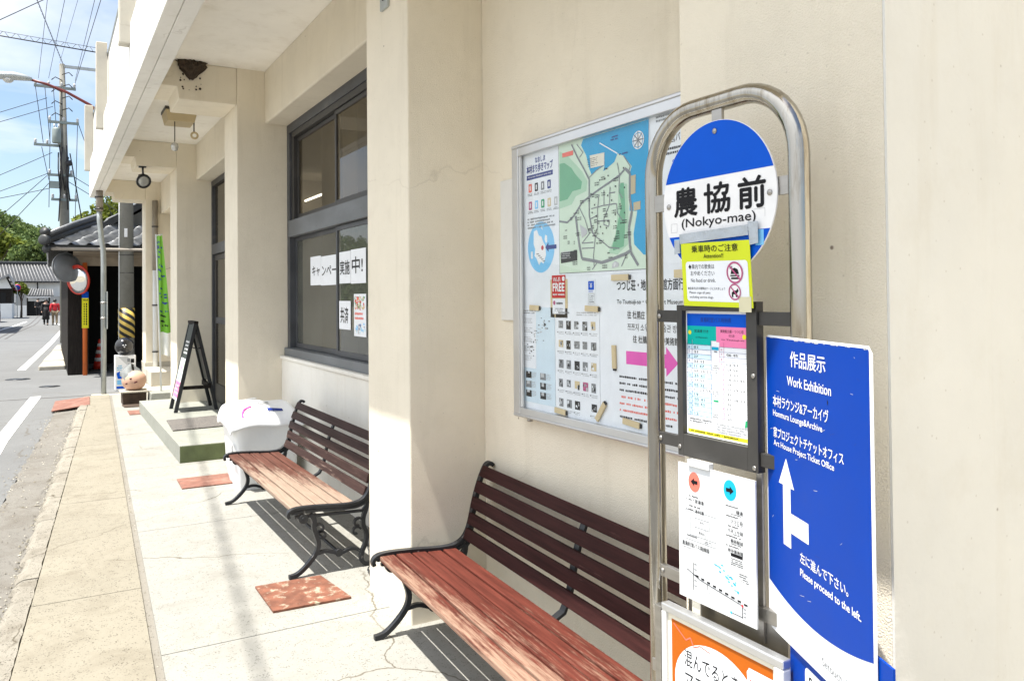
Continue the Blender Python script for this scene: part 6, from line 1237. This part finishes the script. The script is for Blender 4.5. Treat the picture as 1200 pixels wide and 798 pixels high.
# ================================================================ far pole and wires
BPX, BPY = .42, 34
t = thing('utility_pole', 'tall weathered utility pole with cross arms and a transformer behind the dark house', 'utility pole', (BPX, BPY, GZ))
b = MB(); b.tube([(BPX+.10, BPY, GZ), (BPX+.05, BPY, 6), (BPX-.02, BPY, 10.25)], [.19, .15, .09], 'pole_conc', 16); b.build('shaft', t)
for z, x0, x1 in ((9.33, -.50, .85), (8.05, -.05, .95), (7.18, -.50, .35), (6.1, -.05, .75), (5.2, .05, .9)):
    b = MB(); b.box(x0, x1, BPY-.17, BPY-.09, z-.045, z+.045, 'xfmr'); arm = b.build('cross_arm', t)
    n = 4 if z > 8.5 else 3
    for k in range(n): x = x0+.05+(x1-x0-.1)*k/(n-1); b = MB(); b.lathe([(.02, 0), (.055, .04), (.03, .07), (.055, .10), (.02, .16), (0, .17)], (x, BPY-.13, z+.045), (0, 0, 1), 'insul', 10); b.build('insulator', arm)
b = MB(); b.box(.38, 2.6, BPY-.06, BPY+.02, 10.12, 10.22, 'lamp_grey'); b.build('top_arm', t)
b = MB(); b.lathe([(.13, 0), (.145, .03), (.145, .50), (.12, .56), (0, .58)], (.22, BPY-.28, 7.25), (0, 0, 1), 'xfmr', 20); b.tube([(.15, BPY-.28, 7.8), (.15, BPY-.28, 7.95)], .025, 'insul', 8); b.tube([(.29, BPY-.28, 7.8), (.29, BPY-.28, 7.95)], .025, 'insul', 8); b.build('transformer', t)
b = MB(); rn = random.Random(6)
for k in range(9): x = BPX-.02+rn.uniform(-.12, .22); z = rn.uniform(4.6, 6.6); b.tube([(x, BPY-.2, z+1.0), (x+rn.uniform(-.1, .1), BPY-.26, z+.4), (x+rn.uniform(-.08, .12), BPY-.2, z-.6)], .022, 'wire', 6)
b.build('cable_cluster', t); b = MB(); b.box(.0, .30, BPY-.30, BPY-.16, 5.6, 5.85, 'xfmr'); b.build('junction_box', t); b = MB(); b.lathe([(0, -.12), (.09, -.1), (.11, 0), (.09, .1), (0, .12)], (.62, BPY-.2, 6.55), (1, 0, .4), 'wire', 12); b.build('cable_joint', t); b = MB()
for k in range(8):
    z = 8.3+.22*k; sx = 1 if k % 2 else -1; b.tube([(BPX-.02, BPY-.1, z), (BPX-.02+sx*.22, BPY-.2, z+.08), (BPX-.02+sx*.34, BPY-.2, z-.04)], .018, 'wire', 6)
b.build('cable_loops', t)
def wire(a, c, sag=.15, r=.010, mat='wire', label='thin overhead power line running along the street to the tall pole', group='power lines overhead', n=14, name='power_line'):
    a, c = Vector(a), Vector(c); b = MB(); b.tube([a.lerp(c, i/n)-Vector((0, 0, sag*4*(i/n)*(1-i/n))) for i in range(n+1)], r, mat, 6); return tag(b.build(name), label, 'cable', group)
def ext(a, c, y): a, c = Vector(a), Vector(c); return a+(c-a)*((y-a.y)/(c.y-a.y))
ALONG = [((-.356, 34, 9.629), (-.06, 24.88, 9.6), .010), ((-.031, 34, 9.671), (.34, 24.66, 9.6), .010), ((.326, 34, 10.30), (.65, 25.78, 9.9), .007), ((.826, 34, 9.684), (1.04, 24.28, 9.6), .010), ((.826, 34, 9.588), (1.15, 23.6, 9.4), .012)]
for a, c, r in ALONG: wire(a, ext(a, c, -12), .12, r*.75)
a = Vector((.436, 34, 10.24)); c = ext(a, (-.31, 25.93, 9.9), -10); b = MB()
for ph in (0, math.pi): b.tube([a.lerp(c, i/420)+Vector((.013*math.cos(i*.9+ph), 0, .013*math.sin(i*.9+ph))) for i in range(421)], .0075, 'wire', 6)
tag(b.build('twisted_cable'), 'thick twisted black cable running overhead to the top of the tall pole', 'cable')
a, c = Vector((-3.1, 34, 11.09)), Vector((2.6, 34, 10.80)); b = MB(); b.tube([a, c], .022, 'wire', 6); b.tube([a+Vector((0, 0, .17)), c+Vector((0, 0, .17))], .010, 'wire_grey', 6)
b.tube([a.lerp(c, i/220)+Vector((0, .09*math.cos(i*.42), .085+.085*math.sin(i*.42))) for i in range(221)], .008, 'wire_grey', 5); tag(b.build('spiral_cable'), 'cable wound with a wide spiral crossing the sky above the street lamp', 'cable')
wire((-3.46, 34, 9.77+.45), (.37, 34, 12.95), .0, .016, label='diagonal cable rising to the right across the top left of the sky', group=None)
LEFT = [((-9, 34, 6.55), (-.085, 34, 8.938)), ((-9, 34, 6.55), (.106, 34, 8.644)), ((-9, 34, 3.2), (.079, 34, 6.936)), ((-9, 34, 2.5), (-.03, 34, 6.172)), ((-9, 34, 4.2), (-.03, 34, 5.605))]
LEFT = [((-8, 34, 6.86), (-.085, 34, 8.938)), ((-8, 34, 6.59), (.106, 34, 8.644)), ((-8, 34, 3.52), (.079, 34, 6.936)), ((-8, 34, 3.32), (-.03, 34, 6.172)), ((-8, 34, 4.33), (-.03, 34, 5.605)), ((-6.5, 34, .3), (-.084, 34, 6.073)), ((-4.5, 34, 1.1), (-.03, 34, 5.794))]
for a, c in LEFT: wire((a[0]*1.0, 40, a[2]), c, .1, .012, label='thin service wire running left from the tall pole', group='service wires to the left')
for a, c in (((.546, 34, 6.243), (3.5, 33, 4.4)), ((.60, 34, 5.9), (3.5, 33, 4.1)), ((.938, 34, 8.063), (3.2, 33, -.5+1.6))): wire(a, c, .06, .012, label='thin service wire running right from the tall pole behind the canopy', group='service wires to the right')
wire((.657, 34, 6.951), (1.35, 34, 2.6), 0, .02, label='stay wire slanting down from the tall pole to the right', group=None, name='stay_wire')
for k, (x, z0, z1, x2) in enumerate(((-.45, 9.3, 7.25, -.2), (-.15, 9.3, 7.25, .02), (.12, 9.3, 7.3, .25), (.02, 8.0, 4.9, -.02), (.9, 8.0, 4.4, .82), (-.25, 7.1, 5.9, -.02))): wire((x, 33.86, z0), (x2, 33.86, z1), 0, .011, label='thin drop wire hanging between two cross arms of the tall pole', group='drop wires on the tall pole', n=4)
